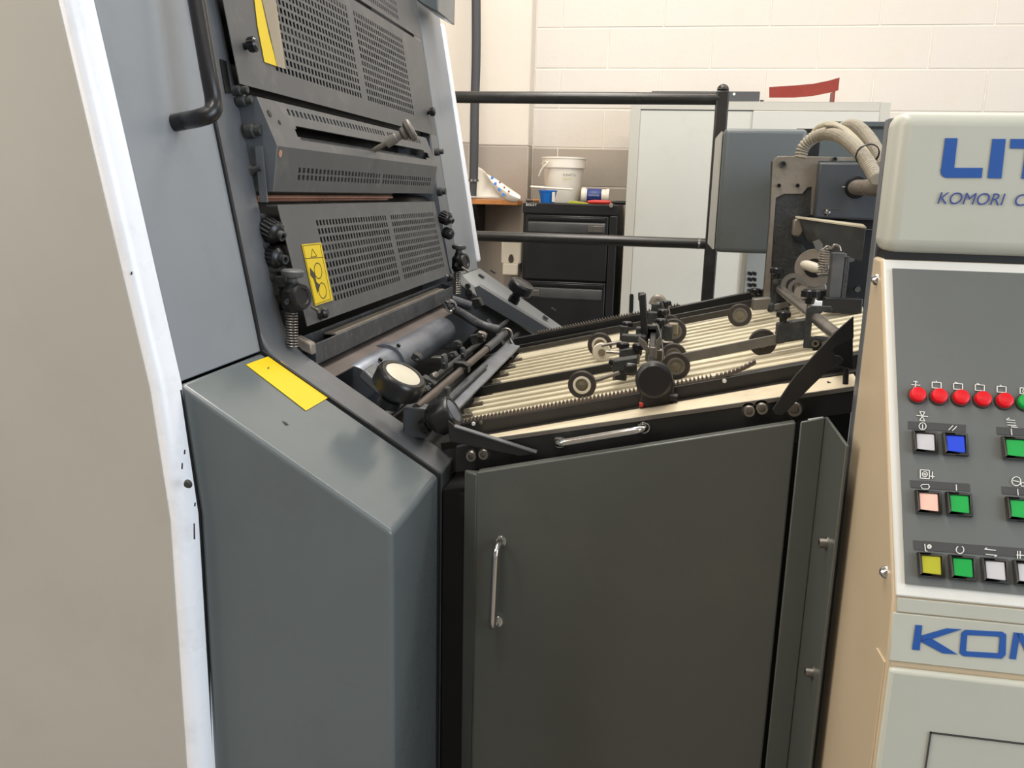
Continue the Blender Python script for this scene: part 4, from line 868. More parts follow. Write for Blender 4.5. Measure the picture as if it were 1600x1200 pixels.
build('clamp_lever', MB().prism([at(x, y, Y=1.62) for x, y in ((997, 470), (997, 457), (1007, 457), (1007, 470))], (0, .01, 0)), M_black, wc, bevel=.002)
# hoops at the far end and the tall bracket legs
def hoop(pts, Y, r, m_, name, parent=wc): return build(name, MB().tube(smoothpath([at(x, y, Y=Y) for x, y in pts]), r, 10), m_, parent)
hoop(((1043, 500), (1040, 480), (1033, 467), (1024, 466), (1018, 476)), 1.95, .008, M_cast, 'arched_bracket')
build('bracket_leg', MB().prism([at(x, y, Y=1.52) for x, y in ((1024, 505), (1030, 510), (1040, 560), (1034, 566))], (0, .02, 0)), M_castdark, wc, bevel=.002)
build('bracket_edge', MB().tube([at(1020, 508, Y=1.5), at(1027, 508, Y=1.5), at(1031, 520, Y=1.5), at(1038, 560, Y=1.5)], .0013, 8), M_steel, wc)
build('bracket_leg', MB().prism([at(x, y, Y=1.8) for x, y in ((1030, 470), (1036, 474), (1044, 506), (1036, 508))], (0, .02, 0)), M_castdark, wc, bevel=.002)
for y_, Y in ((505, 1.72), (514, 1.68)):
    build('axle_pin', MB().tube([at(1026, y_, Y=Y), at(1045, y_+4, Y=Y), at(1052, y_+9, Y=Y)], .0035, 10), M_steel, wc)
blk(1052, 514, 1.64, .018, .02, .02, M_hub, wc, name='axle_block'); blk(1043, 540, 1.55, .02, .014, .012, M_steel, wc, name='axle_block')
# tie arms from wheels to carriage
for (a, b, Y, r) in (((922, 598), (968, 582), 1.42, .0035), ((947, 550), (975, 552), 1.55, .003), ((940, 540), (985, 532), 1.62, .003), ((1036, 560), (1058, 570), 1.42, .0035)):
    build('wheel_arm', MB().tube([at(*a, Y=Y), at(*b, Y=Y)], r, 10), M_steel, wc)
# wing nut
wn0 = at(1020, 560, Y=1.38)
build('wing_nut', MB().tube([wn0, wn0+V((0, 0, .018))], .0065, 14), M_bar, wc)
wg = build('wing', MB().prism([wn0+V(p) for p in ((-.006, 0, .012), (-.012, 0, .026), (-.024, 0, .034), (-.026, 0, .028), (-.016, 0, .014), (-.006, 0, .006))], (0, .004, 0)), M_bar, wc, bevel=.001)
build('wing', MB().prism([wn0+V(p) for p in ((.002, 0, .014), (.004, 0, .03), (.010, 0, .038), (.013, 0, .03), (.010, 0, .014))], (0, .004, 0)), M_bar, wc, bevel=.001)

# ---------------------------------------------------------------- roller bar at the high end
rb = thing('roller_bar', at(1260, 520, Y=1.5), 'steel cross bar with hanging brackets, black knobs and two rubber wheels beside the feeder head', 'roller bar')
s_a, s_b = at(1203, 434, Y=2.02), at(1322, 543, Y=1.27); s_a.x = s_b.x = (s_a.x+s_b.x)/2; s_a.z = s_b.z = (s_a.z+s_b.z)/2
build('steel_bar', MB().tube([s_b, s_a], .0095, 20), M_steel, rb)
def hang(Y, hgt=.075, wdt=.022):
    c = V((s_a.x, Y, s_a.z)); x0 = c.x
    pts = [(x0-.017, c.z+.016), (x0-.010, c.z+.021), (x0+.022, c.z+.021), (x0+.024, c.z+.014), (x0+.010, c.z+.013), (x0-.006, c.z-.005), (x0-.006, c.z-.03), (x0+.024, c.z-.034), (x0+.024, c.z-.05), (x0-.016, c.z-.05)]
    o = build('hanging_bracket', MB().prism([V((a, Y-.003, b)) for a, b in pts], (0, .006, 0)), M_castdark, rb, bevel=.001)
    for dx in (.002, .018): build('bracket_bolt', MB().lathe([(.003, .003), (.006, .003), (.006, 0), (.003, 0)], V((x0+dx, Y-.003, c.z-.041)), (0, -1, 0), 14), M_steel, o)
    return o
hang(1.46); hang(1.93); hang(2.0)
build('bracket_plate', MB().box(s_a.x+.0, s_a.x+.05, 1.463, 1.47, s_a.z-.055, s_a.z-.03), M_castdark, rb, bevel=.003)
knob_on(1266, 464, 1.50, .0145, rb, .012); knob_on(1214, 427, 1.9, .014, rb, .012); knob_on(1224, 495, 1.48, .011, rb, .014); knob_on(1180, 458, 2.0, .012, rb, .014)
W5 = wheel(1159, 492, 18, rb, tyre=M_tyre, rimm=M_bar); W6 = wheel(1195, 534, 21, rb, rimm=M_tyre)
cbk = W5[1]; blk(1190, 477, cbk.y-.01, .036, .024, .03, M_bar, rb, rot=.004); blk(1205, 481, cbk.y-.012, .014, .02, .01, M_castdark, rb, bev=.006, name='round_boss')
blk(1237, 523, 1.475, .048, .034, .025, M_castdark, rb, rot=.010)
a = at(1066, 568, Y=W6[1].y-.014); b = at(1226, 536, Y=W6[1].y-.014)
build('flat_arm', MB().prism([a, b, b+V((0, 0, .018)), a+V((0, 0, .018))], (0, .004, 0)), M_bar, rb, bevel=.001)
a = at(1066, 552, Y=W6[1].y-.014); 
a, b = at(1205, 487, Y=1.9), at(1232, 480, Y=1.9); build('flat_arm', MB().prism([a, b, b+V((0, 0, .014)), a+V((0, 0, .014))], (0, .004, 0)), M_bar, rb, bevel=.001)

# ================================================================ FEEDER HEAD (far right, behind the console)
fh = thing('sheet_feeder', (.45, 2.1, 0), 'grey and bare cast feeder head with gearbox, shaft and hoses left of the control console', 'sheet feeder')
YG = 2.22
def G(pts, Y): return [at(x, y, Y=Y) for x, y in pts]
gp = [at(1134, 200, Y=YG), at(1250, 203, Y=YG), at(1196, 402, Y=YG), at(1116, 394, Y=YG)]
gx0 = (gp[0].x+gp[3].x)/2; gz0, gz1 = gp[3].z, gp[0].z; gx1 = gp[1].x+.02
build('gearbox_cover', MB().box(gx0, gx1, YG, YG+.32, gz0, gz1), M_boxgrey, fh, bevel=.012, seg=4, label='grey gearbox cover')
build('gearbox_edge', MB().prism([(gx0-.002, YG+.03, gz0+.006), (gx0-.002, YG+.3, gz0+.006), (gx0-.002, YG+.3, gz1-.006), (gx0-.002, YG+.03, gz1-.006)], (-.004, 0, 0)), M_cab, fh)
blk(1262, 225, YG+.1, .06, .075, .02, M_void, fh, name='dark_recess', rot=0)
YK = 1.98
cast = G(((1211, 246), (1216, 243), (1356, 246), (1356, 252), (1279, 252), (1279, 262), (1275, 337), (1243, 342), (1238, 370), (1243, 376), (1252, 378), (1262, 395), (1262, 470), (1192, 472), (1203, 340), (1206, 252)), YK)
build('side_casting', MB().prism(cast, (0, .02, 0)), M_castdark, fh, bevel=.0015, label='dark cast side frame')
face = G(((1211, 247), (1216, 244), (1355, 246), (1355, 252), (1278, 252), (1273, 336), (1266, 336), (1268, 292), (1262, 293), (1253, 303), (1225, 303), (1212, 309), (1206, 400), (1203, 470), (1192, 470), (1203, 340), (1207, 252)), YK-.001)
build('machined_face', MB().prism(face, (0, -.003, 0)), M_cast, fh, bevel=.001, label='bare machined edge of the casting')
for px, py, r in ((1223, 257, .007), (1217, 290, .004), (1246, 290, .004), (1304, 249, .005)):
    o = build('casting_bolt', MB().lathe([(0, .002), (r*.5, .002), (r*.6, .005), (r, .005), (r, 0), (0, 0)], at(px, py, Y=YK-.004), (0, -1, 0), 16), M_castdark if r > .0045 else M_void, fh)
mb_ = [at(1281, 254, Y=YK-.03), at(1362, 256, Y=YK-.03), at(1352, 345, Y=YK-.03), at(1275, 341, Y=YK-.03)]
mx0, mz0, mz1 = mb_[0].x, mb_[3].z, mb_[0].z
build('motor_box', MB().box(mx0-.0, mx0+.22, YK-.03, YK+.2, mz0, mz1), M_panel, fh, bevel=.004)
sp0 = at(1338, 293, Y=YK-.031)
build('bore', MB().lathe([(0, .003), (.021, .003), (.023, 0), (0, 0)], sp0, (0, -1, 0), 28), M_void, fh)
build('drive_shaft', MB().lathe([(0, -.01), (.0165, -.01), (.0165, .028), (.0145, .030), (.0145, .036), (.0175, .038), (.0175, .2), (0, .2)], sp0, (.55, -.8, -.0), 24), M_cast, fh)
build('scribe_mark', MB().bar(at(1281, 326, Y=YK-.031), at(1313, 327, Y=YK-.031), (0, 0, 1), .0015, .001), M_steel, fh)
build('scribe_mark', MB().bar(at(1316, 292, Y=YK-.031), at(1323, 292, Y=YK-.031), (0, 0, 1), .0015, .001), M_white, fh)
build('dome_screw', MB().lathe([(0, .005), (.004, .004), (.007, 0), (0, 0)], at(1293, 332, Y=YK-.031), (0, -1, 0), 16), M_chrome, fh)
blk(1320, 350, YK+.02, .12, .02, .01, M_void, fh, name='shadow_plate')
# arm sloping toward the console
a0, a1 = at(1247, 341, Y=YK-.03), at(1352, 357, Y=1.86)
bt_, bb2 = [at(1247, 342, Y=YK-.02), at(1353, 358, Y=1.80)], [at(1262, 378, Y=YK-.02), at(1347, 408, Y=1.80)]
build('swing_arm', MB().prism([bt_[0], bt_[1], bb2[1], bb2[0]], (0, .03, 0)), M_guard, fh, bevel=.002)
build('arm_top', MB().prism([bt_[0]+V((-.004, -.002, .001)), bt_[1]+V((0, -.002, .001)), bt_[1]+V((0, .03, .006)), bt_[0]+V((-.004, .03, .003))], (0, 0, .003)), M_slat, fh)
build('arm_end', MB().prism(G(((1240, 343), (1252, 340), (1256, 362), (1249, 371), (1238, 368)), YK-.024), (0, .02, 0)), M_cast, fh, bevel=.004)
# bearing housing with white shaft
hc = at(1272, 419, Y=1.90); d_ = (hc-EYE).dot(FW)/FPX
hax = V((-.25, -.95, .05)).normalized()
build('bearing_housing', MB().lathe([(15*d_, .0), (29*d_, .0), (30*d_, .004), (30*d_, .05), (0, .05), (0, .02), (14*d_, .02), (15*d_, .0)], hc, -hax, 40), M_cast, fh)
build('bearing_bore', MB().lathe([(9*d_, 0), (15.5*d_, 0), (15.5*d_, -.004), (9*d_, -.004), (9*d_, 0)], hc+(-hax)*.002, hax, 32), M_void, fh)
build('white_shaft', MB().lathe([(0, -.02), (8*d_, -.02), (8*d_, .012), (7*d_, .016), (5*d_, .03), (4*d_, .034), (0, .034)], at(1266, 416, Y=1.9), (.6, -.75, -.15), 24), M_nylon, fh)
build('shaft_fork', MB().prism(G(((1276, 428), (1292, 427), (1296, 420), (1294, 432), (1280, 433)), 1.86), (0, .012, 0)), M_steel, fh, bevel=.001)
blk(1286, 415, 1.86, .006, .018, .01, M_void, fh, name='pin'); blk(1292, 418, 1.86, .010, .014, .01, M_steel, fh, name='pin')
build('housing_leg', MB().prism(G(((1245, 428), (1290, 440), (1300, 470), (1300, 492), (1240, 470)), 1.95), (0, .02, 0)), M_cast, fh, bevel=.004)
for i, (px, py, r) in enumerate(((1240, 446, 19), (1247, 451, 15), (1254, 458, 11))):
    c = at(px, py, Y=1.88-.03*i); dd = (c-EYE).dot(FW)/FPX; build('suction_ring', MB().lathe([(r*.62*dd, -.004), (r*dd, -.004), (r*dd, .004), (r*.62*dd, .004), (r*.62*dd, -.004)], c, (-.3, -.9, .1), 28), M_bar, fh)
c = at(1252, 457, Y=1.8); build('suction_disc', MB().lathe([(0, 0), (.0135, 0), (.0135, .006), (0, .006)], c, (-.2, -1, .1), 24), M_cast, fh)
for px, w_, h0_, h1_, m_ in ((1305, .026, 395, 484, M_guard), (1318, .012, 400, 470, M_castdark)):
    a, b = at(px, h0_, Y=1.75), at(px-2, h1_, Y=1.75); build('valve_post', MB().box(b.x-w_/2, b.x+w_/2, 1.75, 1.78, b.z, a.z), m_, fh, bevel=.002)
sp3 = MB(); a = at(1289, 389, Y=1.76); pts = [a+V((.009*math.cos(i*.45), .009*math.sin(i*.45), -.00035*i)) for i in range(120)]
sp3.tube(pts, .0013, 6); build('coil_spring', sp3, M_cast, fh)
hoop(((1286, 390), (1293, 385), (1298, 388), (1304, 383), (1311, 385), (1313, 392)), 1.74, .0025, M_steel, 'wire_clip', fh)
build('butterfly_plate', MB().prism(G(((1270, 378), (1280, 374), (1286, 382), (1285, 398), (1276, 392)), 1.82), (0, .004, 0)), M_bar, fh)
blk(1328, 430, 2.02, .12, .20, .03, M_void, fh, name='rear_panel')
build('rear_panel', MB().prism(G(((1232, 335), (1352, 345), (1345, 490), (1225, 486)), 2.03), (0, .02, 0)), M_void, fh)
blk(1318, 478, 1.74, .07, .03, .03, M_black, fh, name='foot_block'); blk(1290, 462, 1.78, .03, .022, .02, M_black, fh, name='foot_block')
c = at(1280, 480, Y=1.85); build('white_cup', MB().box(c.x-.02, c.x+.02, 1.85, 1.88, c.z-.016, c.z+.016), M_edge, fh, bevel=.006, seg=3)
for px, py in ((1330, 405), (1339, 452)): build('panel_bolt', MB().lathe([(0, .006), (.006, .006), (.008, 0), (0, 0)], at(px, py, Y=2.0), (0, -1, 0), 14), M_steel, fh)
# electrics box behind with vents
e0_, e1_ = at(1300, 189, Y=2.75), at(1400, 240, Y=2.75)
eb_ = build('electrics_box', MB().prism([(e0_.x-.03, 2.75, e0_.z-.02), (e0_.x, 2.75, e0_.z), (e1_.x+.2, 2.75, e0_.z), (e1_.x+.2, 2.75, e0_.z-.35), (e0_.x-.03, 2.75, e0_.z-.35)], (0, .3, 0)), M_cover, fh, bevel=.002)
for i in range(4):
    c = at(1349+i*9, 199, Y=2.749); build('vent_slot', MB().box(c.x-.007, c.x+.007, 2.746, 2.75, c.z-.003, c.z+.003), M_void, eb_)
# grey vent panel low behind the rail
v0_ = at(1166, 400, Y=2.6); v1_ = at(1200, 485, Y=2.6)
vb = build('vented_panel', MB().box(v0_.x, v1_.x+.1, 2.6, 2.75, v1_.z-.1, v0_.z+.02), M_cabframe, fh, bevel=.004, label='pale panel with dark louvres')
for i in range(5):
    for j in range(2):
        c = at(1172+j*7, 430+i*9, Y=2.599); build('louvre', MB().prism([c+V((-.005, 0, .002)), c+V((.005, 0, -.001)), c+V((.005, 0, .008)), c+V((-.005, 0, .011))], (0, -.003, 0)), M_void, vb)
# hoses
def corr(pts, r, amp, n, name, m_, parent=fh):
    P_ = smoothpath(pts, n); q = []; rr = []
    out = [P_[0]]; acc = 0.; step = .0021
    for a, b in zip(P_, P_[1:]):
        L_ = (b-a).length; d = step-acc
        while d < L_: out.append(a.lerp(b, d/L_)); d += step
        acc = L_-(d-step)
    P_ = out; amp = r*.11
    for i, p in enumerate(P_): q.append(p); rr.append(r+amp*(1, .6, -1)[i % 3])
    return build(name, MB().tube(q, rr, 14), m_, parent, smooth=False)
corr([at(1251, 246, Y=1.86), at(1256, 230, Y=1.86), at(1270, 216, Y=1.85), at(1291, 209, Y=1.83), at(1312, 213, Y=1.78), at(1333, 228, Y=1.72), at(1352, 250, Y=1.66), at(1370, 280, Y=1.6)], .0115, .0014, 11, 'corrugated_hose', M_hose)
corr([at(1312, 212, Y=2.0), at(1320, 200, Y=1.98), at(1336, 198, Y=1.95), at(1352, 211, Y=1.9), at(1366, 232, Y=1.84), at(1380, 262, Y=1.78)], .0135, .0014, 10, 'corrugated_hose', M_hose)
build('smooth_hose', MB().tube(smoothpath([at(1270, 214, Y=1.88), at(1282, 200, Y=1.87), at(1302, 197, Y=1.84), at(1325, 212, Y=1.78), at(1348, 238, Y=1.7), at(1370, 275, Y=1.62)], 8), .009, 14), M_hose2, fh)
build('smooth_hose', MB().tube(smoothpath([at(1300, 200, Y=1.86), at(1318, 202, Y=1.82), at(1340, 222, Y=1.74), at(1366, 258, Y=1.64)], 8), .0065, 12), M_hose2, fh)
build('cable', MB().tube(smoothpath([at(1290, 196, Y=1.82), at(1312, 200, Y=1.79), at(1335, 222, Y=1.72), at(1360, 256, Y=1.64)], 8), .004, 10), M_hose, fh)
c = at(1355, 241, Y=1.66); dx_ = (at(1370, 275, Y=1.62)-at(1348, 238, Y=1.7)).normalized(); build('hose_tie', MB().lathe([(.019, 0), (.021, 0), (.021, .003), (.019, .003)], c, dx_, 20), M_black, fh)

# ================================================================ FEEDER BASE WITH DOOR
fb = thing('machine_base', (0, 1.25, 0), 'dark grey base cabinet with a chrome-handled door under the feed table', 'machine base')
YD = 1.195
dl, dr = at(722, 740, Y=YD), at(1241, 660, Y=YD); dlx = at(721, 900, Y=YD).x; drx = (dr.x+at(1192, 1199, Y=YD).x)/2
p745 = at(745, 738, Y=YD)
tsl = (dr.z-p745.z)/(dr.x-p745.x)
dpoly = [(dlx, .0+.06), (drx, .06), (drx, dr.z), (p745.x+.012, p745.z+.004), (dlx, dl.z)]
dmesh = MB(); x1_ = p745.x
fr_ = [(x1_, YD, .06), (drx, YD, .06), (drx, YD, dr.z), (x1_, YD, p745.z)]
dmesh.prism(fr_, (0, .018, 0))
dmesh.prism([(x1_, YD, .06), (x1_, YD, p745.z), (x1_, YD+.018, p745.z), (x1_, YD+.018, .06)], (.0001, 0, 0)) if False else None
dmesh.prism([(x1_, YD, .06), (x1_, YD+.018, .06), (dlx, YD+.018, .06), (dlx, YD+.012, .06)], (0, 0, dl.z-.06+.001))
door = build('door', dmesh, M_door, fb, bevel=.0025, seg=3, label='dark grey door leaf')
dh = MB(); handle(dh, at(783, 845, Y=YD), at(777, 972, Y=YD), (-.1, -1, 0), .028, .0052, 14)
dho = build('door_handle', dh, M_chrome, door, label='chrome bow handle')
for px, py in ((783, 846), (778, 971)): build('handle_rose', MB().lathe([(0, .002), (.008, .002), (.009, 0), (0, 0)], at(px, py, Y=YD), (0, -1, 0), 16), M_chrome, dho)
f0_ = at(1247, 659, Y=YD); f1_ = at(1290, 652, Y=YD); fx0_ = drx+.006; fx1_ = (f1_.x+at(1232, 1195, Y=YD).x)/2; fx1_ = f1_.x
build('filler_panel', MB().prism([(fx0_, YD, .06), (fx1_, YD, .06), (fx1_, YD, f1_.z), (fx0_, YD, f0_.z)], (0, .004, 0)), M_door, fb, bevel=.002)
nb = at(1325, 692, X=fx1_+.002)
fl = build('flange', MB().prism([(fx1_, YD+.004, .06), (fx1_, nb.y, .06), (fx1_, nb.y, f1_.z), (fx1_, YD+.004, f1_.z)], (.004, 0, 0)), M_door, fb, bevel=.001, label='side flange turned toward the operator')
for px, py in ((1288, 849), (1266, 1051)):
    c = at(px+4, py, X=fx1_); o = build('flange_bolt', MB().lathe([(.003, .010), (.0065, .010), (.0068, 0), (.003, 0), (.003, .006), (0, .006)], c, (-1, 0, 0), 18), M_steel, fl)
    build('washer', MB().lathe([(0, .0012), (.0095, .0012), (.0095, 0), (0, 0)], c, (-1, 0, 0), 18), M_steel, o)
# dark carcass behind the door
build('carcass', MB().prism([(-.318, 1.235, .0), (.243, 1.235, .0), (.243, 1.235, 1.02), (-.318, 1.235, .90)], (0, .9, 0)), M_void, fb)
build('under_rail', MB().prism([(-.290, 1.225, .86), (.24, 1.225, .99), (.24, 1.225, 1.03), (-.290, 1.225, .90)], (0, .008, 0)), M_void, fb)
build('rear_shade_filler', MB().box(.2495, .286, 1.28, 1.29, .0, 1.10), M_void, fb)  # dark plate added to close the gap, its shade put into the colour
build('floor_plinth', MB().box(-.29, .24, 1.22, 1.3, 0, .055), M_black, fb)

# ================================================================ CONTROL CONSOLE
XC, XCR = .253, .75; KC = XC/.29
con = thing('control_console', (XC, 1.1, 0), 'cream control console with blue lettering, coloured push buttons and red lamps at the right', 'control console')
def cs(px, py): p = at(px, py, X=XC); return (p.y, p.z)
# dark back frame strip
pb_ = [cs(1381, 180), cs(1338, 600), cs(1322, 700), cs(1262, 1199)]
YBK = sum(p[0] for p in pb_[:3])/3
yfr = [cs(1389, 200)[0], cs(1364, 400)[0], cs(1342, 600)[0], cs(1329, 690)[0], cs(1272, 1190)[0]]
YCR = sum(yfr[:4])/4
htop = cs(1392, 178)[1]; hbot = cs(1367, 392)[1]
build('back_frame', MB().box(XC, XCR, YCR, YBK, 0, htop-.004), M_slate, con, bevel=.002, label='dark grey frame behind the console')
# body profile in the Y-Z plane
b_top = cs(1377, 404); b_mid = cs(1395, 932); b_cor = cs(1385, 1030); b_low = cs(1367, 1199)
pr = [(YCR, 0), (b_low[0]-.0, 0), (b_low[0], b_cor[1]-.006), (b_cor[0]+.006, b_cor[1]), b_mid, b_top, (YCR, b_top[1])]
YL = (b_cor[0]+b_low[0])/2-.002
pr = [(YCR, 0), (YL+.004, 0), (YL+.004, b_cor[1]), b_mid, b_top, (YCR, b_top[1]+.0)]
body = build('body', MB().prism([V((XC, y, z)) for y, z in pr], (XCR-XC, 0, 0)), M_conside, con, bevel=.004, seg=3)
# front skins
def skin(a, b, off, name, m_, x0=XC+.004, bev=.002):
    A, B = V((x0, a[0], a[1])), V((x0, b[0], b[1])); n = (B-A).cross(V((1, 0, 0))).normalized()
    if n.y > 0: n = -n
    return build(name, MB().prism([A, B, B+n*off, A+n*off], (XCR-x0, 0, 0)), m_, con, bevel=bev), n
bz, nP = skin((b_top[0], b_top[1]-.002), (b_mid[0], b_mid[1]+.001), .003, 'bezel', M_bezel, XC+.002)
mid1 = (b_mid[0]*.72+b_cor[0]*.28, b_mid[1]*.72+b_cor[1]*.28)
c1k = (b_mid[0]+(YL+.004-b_mid[0])*.22, b_mid[1]+(b_cor[1]-b_mid[1])*.22)
skin((b_mid[0], b_mid[1]), c1k, .002, 'lip_strip', M_console)
c2k = (b_mid[0]+(YL+.004-b_mid[0])*.235, b_mid[1]+(b_cor[1]-b_mid[1])*.235)
nameb, nN = skin(c2k, (YL+.004, b_cor[1]+.001), .002, 'name_panel', M_console, XC+.001)
lowp, _ = skin((YL+.004, b_cor[1]-.004), (YL+.004, .02), .010, 'lower_front_panel', M_console, XC+.001, .004)
build('side_panel', MB().prism([V((XC-.0015, y, z)) for y, z in (cs(1371, 1012), cs(1384, 1034), (YL, .02), (cs(1345, 1199)[0], .02))], (.002, 0, 0)), M_conside, con, bevel=.0005)
hp0 = onplane(1453, 1143, V((0, YL-.006, 0)), V((0, 1, 0))); 
hl = MB(); hl.box(hp0.x, XCR-.05, YL-.0075, YL-.006, hp0.z-.0014, hp0.z); hl.box(hp0.x, hp0.x+.0014, YL-.0075, YL-.006, .2, hp0.z)
build('hatch_outline', hl, M_legend, lowp)
# the hood
hood = MB(); hy0 = cs(1393, 300)[0]-.012
hyf = 1.215*KC
hood.box(XC-.002, XCR, hyf, YCR+.003, hbot, htop)
build('hood', hood, M_console, con, bevel=.0165, seg=6, label='rounded cream hood with blue lettering')
build('hood_gap', MB().box(XC+.004, XCR, hyf+.010, YCR, hbot-.007, hbot+.002), M_gasket, con)
# lettering on the hood
pH = V((0, hyf-.0004, 0)); nH = V((0, -1, 0))
def letter(polys, pl, nn, name, m_, parent=con, th=.0006):
    mb = MB()
    for poly in polys: mb.prism([onplane(x, y, pl, nn) for x, y in poly], nn*th)
    return build(name, mb, m_, parent, smooth=False)
s7 = lambda pts: [(1340+x/2.3077, 140+y/2.3077) for x, y in pts]
letter([s7([(316, 175), (360, 175), (348, 282), (299, 290), (301, 284)]), s7([(348, 282), (451, 282), (447, 318), (318, 318), (306, 312), (300, 302), (299, 290)])], pH, nH, 'letter', M_blue)
letter([s7([(486, 178), (534, 178), (518, 320), (468, 319)])], pH, nH, 'letter', M_blue)
letter([s7([(552, 178), (700, 179), (696, 214), (549, 212)]), s7([(606, 213), (652, 214), (638, 322), (590, 321)])], pH, nH, 'letter', M_blue)
t0_ = onplane(1464, 318.5, pH, nH); t1_ = onplane(1567, 320.5, pH, nH); th_ = (onplane(1467, 300, pH, nH)-t0_).z
text_mesh('KOMORI', 'maker_lettering', M_blue2, con, t0_, (1, 0, 0), (0, 0, 1), th_, (t1_-t0_).length+.001, shear=.2, thick=.001)
t2_ = onplane(1584, 321, pH, nH)
text_mesh('CORPORATION', 'maker_lettering', M_blue2, con, V((t2_.x, t2_.y, t0_.z)), (1, 0, 0), (0, 0, 1), th_, .14, shear=.2, thick=.001)
# name panel lettering
pNp = V((XC, (c2k[0]), c2k[1]))+nN*.0023
s4 = lambda pts: [(1240+x/4, 900+y/4) for x, y in pts]
letter([s4([(762, 305), (803, 308), (787, 463), (740, 458)]), s4([(800, 372), (955, 327), (1050, 332), (862, 393), (797, 405)]), s4([(797, 400), (862, 390), (1025, 489), (930, 482), (795, 410)])], pNp, nN, 'letter', M_blue)
ox = lambda x, y: (x, y)
O_o = [(1508, 984), (1566, 987), (1572, 991), (1571, 1023), (1565, 1029), (1505, 1025), (1499, 1020), (1502, 989)]
O_i = [(1512, 992), (1561, 994.5), (1562, 995), (1560, 1020), (1559, 1020.5), (1510, 1017.5), (1509, 1017), (1511, 992.5)]
letter([[O_o[i], O_o[(i+1) % 8], O_i[(i+1) % 8], O_i[i]] for i in range(8)], pNp, nN, 'letter', M_blue)
letter([[(1577, 1029), (1584, 988), (1594, 989), (1587, 1030)], [(1587, 989), (1598, 989), (1612, 1020), (1604, 1022)], [(1604, 1020), (1628, 991), (1640, 992), (1612, 1022)], [(1632, 993), (1642, 993), (1636, 1033), (1626, 1033)]], pNp, nN, 'letter', M_blue)
# control face
pP = V((XC, b_top[0], b_top[1]))+nP*.0036
def onp(px, py, h=0.): return onplane(px, py, pP+nP*h, nP)
fc = [onp(1394, 420), onp(1415, 913)]
xface = (fc[0].x+fc[1].x)/2
f1_, f2_ = onp(1394, 420), onp(1414, 912); fpts = [f1_, V((XCR-.035, f1_.y, f1_.z)), V((XCR-.035, f2_.y, f2_.z)), f2_]
face_ = build('control_face', MB().prism(fpts, nP*.0012), M_face, con, label='grey control face')
upP = (V((0, b_top[0], b_top[1]))-V((0, b_mid[0], b_mid[1]))).normalized(); xP = V((1, 0, 0))
def pmm(px, py): return (onp(px, py)-EYE).dot(FW)/FPX
# red and green indicator lamps
for i, (px, py) in enumerate(((1432.5, 616.5), (1466, 618.5), (1500, 620.5), (1534, 623), (1568, 625.5), (1601, 628))):
    c = onp(px, py+2, .0012); r = .0095*KC
    o = build('indicator_lamp', MB().lathe([(0, .002), (r*1.15, .002), (r*1.22, .001), (r*1.22, 0), (0, 0)], c, nP, 28), M_frameplastic, con, label=None)
    build('lens', MB().lathe([(r, .0), (r, .006), (r*.9, .0074), (r*.55, .0082), (0, .0082)], c, nP, 28), M_red if i < 5 else M_bgreen, o, label='red lens' if i < 5 else 'green lens')
# push buttons
def button(px, py, m_, lab, w_=.0285):
    c = onp(px, py, .0012); w_ *= KC; hx_ = w_/2; hz = w_/2*.98
    sq = lambda s, h: [c+xP*(sx*hx_*s)+upP*(sz*hz*s)+nP*h for sx, sz in ((-1, -1), (1, -1), (1, 1), (-1, 1))]
    mb = MB(); 
    for k_ in range(4):
        a, b = sq(1, 0)[k_], sq(1, 0)[(k_+1) % 4]; a2, b2 = sq(.78, 0)[k_], sq(.78, 0)[(k_+1) % 4]
        mb.prism([a, b, b2, a2], nP*.006)
    o = build('push_button', mb, M_frameplastic, con, bevel=.0008)
    build('cap', MB().prism(sq(.76, 0), nP*.0048), m_, o, bevel=.001, label=lab)
    return o
for px, py, m_, lab in ((1444, 692.5, M_bwhite, 'white cap'), (1491, 695.5, M_bblue, 'blue cap'), (1449, 786, M_bpink, 'lit pink cap'), (1497, 789, M_bgreen, 'green cap'),
                        (1584, 702, M_bgreen, 'green cap'), (1591, 797, M_bgreen, 'green cap'), (1453, 884, M_byellow, 'yellow cap'), (1502, 888, M_bgreen, 'green cap'), (1552.5, 892.5, M_bwhite, 'white cap'), (1603, 896.5, M_bwhite, 'white cap')):
    button(px, py, m_, lab)
for quad in (((1419, 658), (1509, 664), (1509, 676), (1419, 670)), ((1422, 750), (1515, 756), (1516, 768), (1423, 762)), ((1427, 844), (1640, 860), (1640, 874), (1428, 859)), ((1557, 667), (1640, 672), (1640, 684), (1558, 679)), ((1565, 760), (1640, 765), (1640, 777), (1566, 772))):
    build('legend_strip', MB().prism([onp(x, y, .0013) for x, y in quad], nP*.0006), M_legend, con, bevel=.0002)
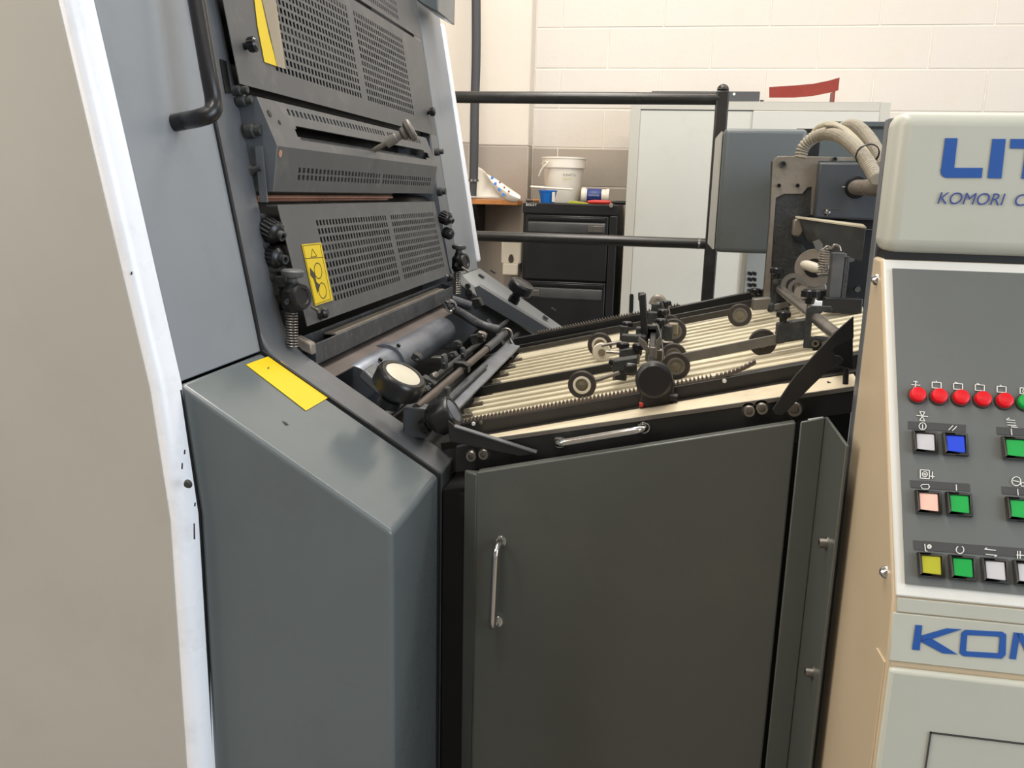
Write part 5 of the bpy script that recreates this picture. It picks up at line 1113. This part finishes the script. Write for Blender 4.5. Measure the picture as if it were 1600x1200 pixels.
# white line symbols
def sym(segs, closed=(), w_=.0008, name='symbol'):
    mb = MB()
    for a, b in segs:
        A, B = onp(a[0], a[1], .0024), onp(b[0], b[1], .0024)
        if (B-A).length > 1e-5: mb.bar(A, B, (B-A).cross(nP), w_, .0005)
    return build(name, mb, M_white, con, smooth=False)
def poly(pts, close=True): return [(pts[i], pts[(i+1) % len(pts)]) for i in range(len(pts) if close else len(pts)-1)]
def circ(cx, cy, r, a0=0, a1=360, n=14):
    p = [(cx+r*math.cos(math.radians(a0+(a1-a0)*i/n)), cy+r*math.sin(math.radians(a0+(a1-a0)*i/n))) for i in range(n+1)]; return poly(p, False)
sym([((1424, 601), (1438, 602)), ((1431, 595), (1430, 607)), ((1427, 596), (1434, 597)), ((1427, 605), (1434, 606))])
for cx, cy in ((1463.5, 602), (1497, 604), (1531, 606), (1565, 608.5)):
    sym(poly([(cx-7, cy-5), (cx+7, cy-4), (cx+7, cy+5), (cx-7, cy+4)])+[((cx-1+random.uniform(-5, 5), cy-7), (cx, cy-5))])
sym(poly([(1594, 606), (1608, 607), (1608, 616), (1594, 615)])+circ(1601, 611, 3))
sym([((1432, 649), (1450, 651)), ((1437, 643), (1445, 658)), ((1445, 644), (1437, 657)), ((1437, 643), (1445, 644)), ((1437, 657), (1445, 658))])
sym(circ(1441.5, 666, 5.5)+[((1441.5, 663), (1441.5, 670))]); sym([((1482, 672), (1489, 665)), ((1488, 673), (1495, 666))])
sym(poly([(1438, 734), (1452, 735), (1452, 748), (1438, 747)])+circ(1445, 741, 4)+circ(1445, 741, 1.5)+[((1457, 737), (1457, 748)), ((1453, 744), (1460, 745))])
sym([((1441, 757), (1451, 757)), ((1451, 757), (1452, 761)), ((1440, 761), (1441, 764)), ((1441, 764), (1450, 764)), ((1438, 760), (1441, 757)), ((1453, 760), (1450, 764))]); sym([((1494, 757), (1494.5, 767))])
sym([((1572, 656), (1586, 657)), ((1573, 660), (1587, 661)), ((1574, 664), (1588, 665)), ((1572, 656), (1577, 653)), ((1580, 667), (1590, 668))]); sym([((1580, 670), (1581, 680))])
sym(circ(1588, 752, 7)+[((1583, 751), (1593, 753))]+circ(1598, 757, 3)); sym([((1590, 764), (1591, 774))])
sym(circ(1452, 854, 3.0)+circ(1452, 854, 1.5)+[((1445, 850), (1446, 861)), ((1446, 861), (1449, 861))]); sym(circ(1500, 859, 6, -60, 240))
sym([((1538, 858), (1556, 860)), ((1538, 858), (1542, 856)), ((1540, 866), (1558, 868)), ((1558, 868), (1554, 870))]); sym([((1590, 861), (1590, 873)), ((1594, 861), (1594, 873)), ((1588, 867), (1600, 868))])
# console screws
for px, py in ((1370, 437), (1384, 894)):
    c = at(px, py, X=XC); build('side_screw', MB().lathe([(0, .006), (.003, .0058), (.006, .003), (.007, 0), (0, 0)], c, (-1, 0, 0), 18), M_chrome, con)
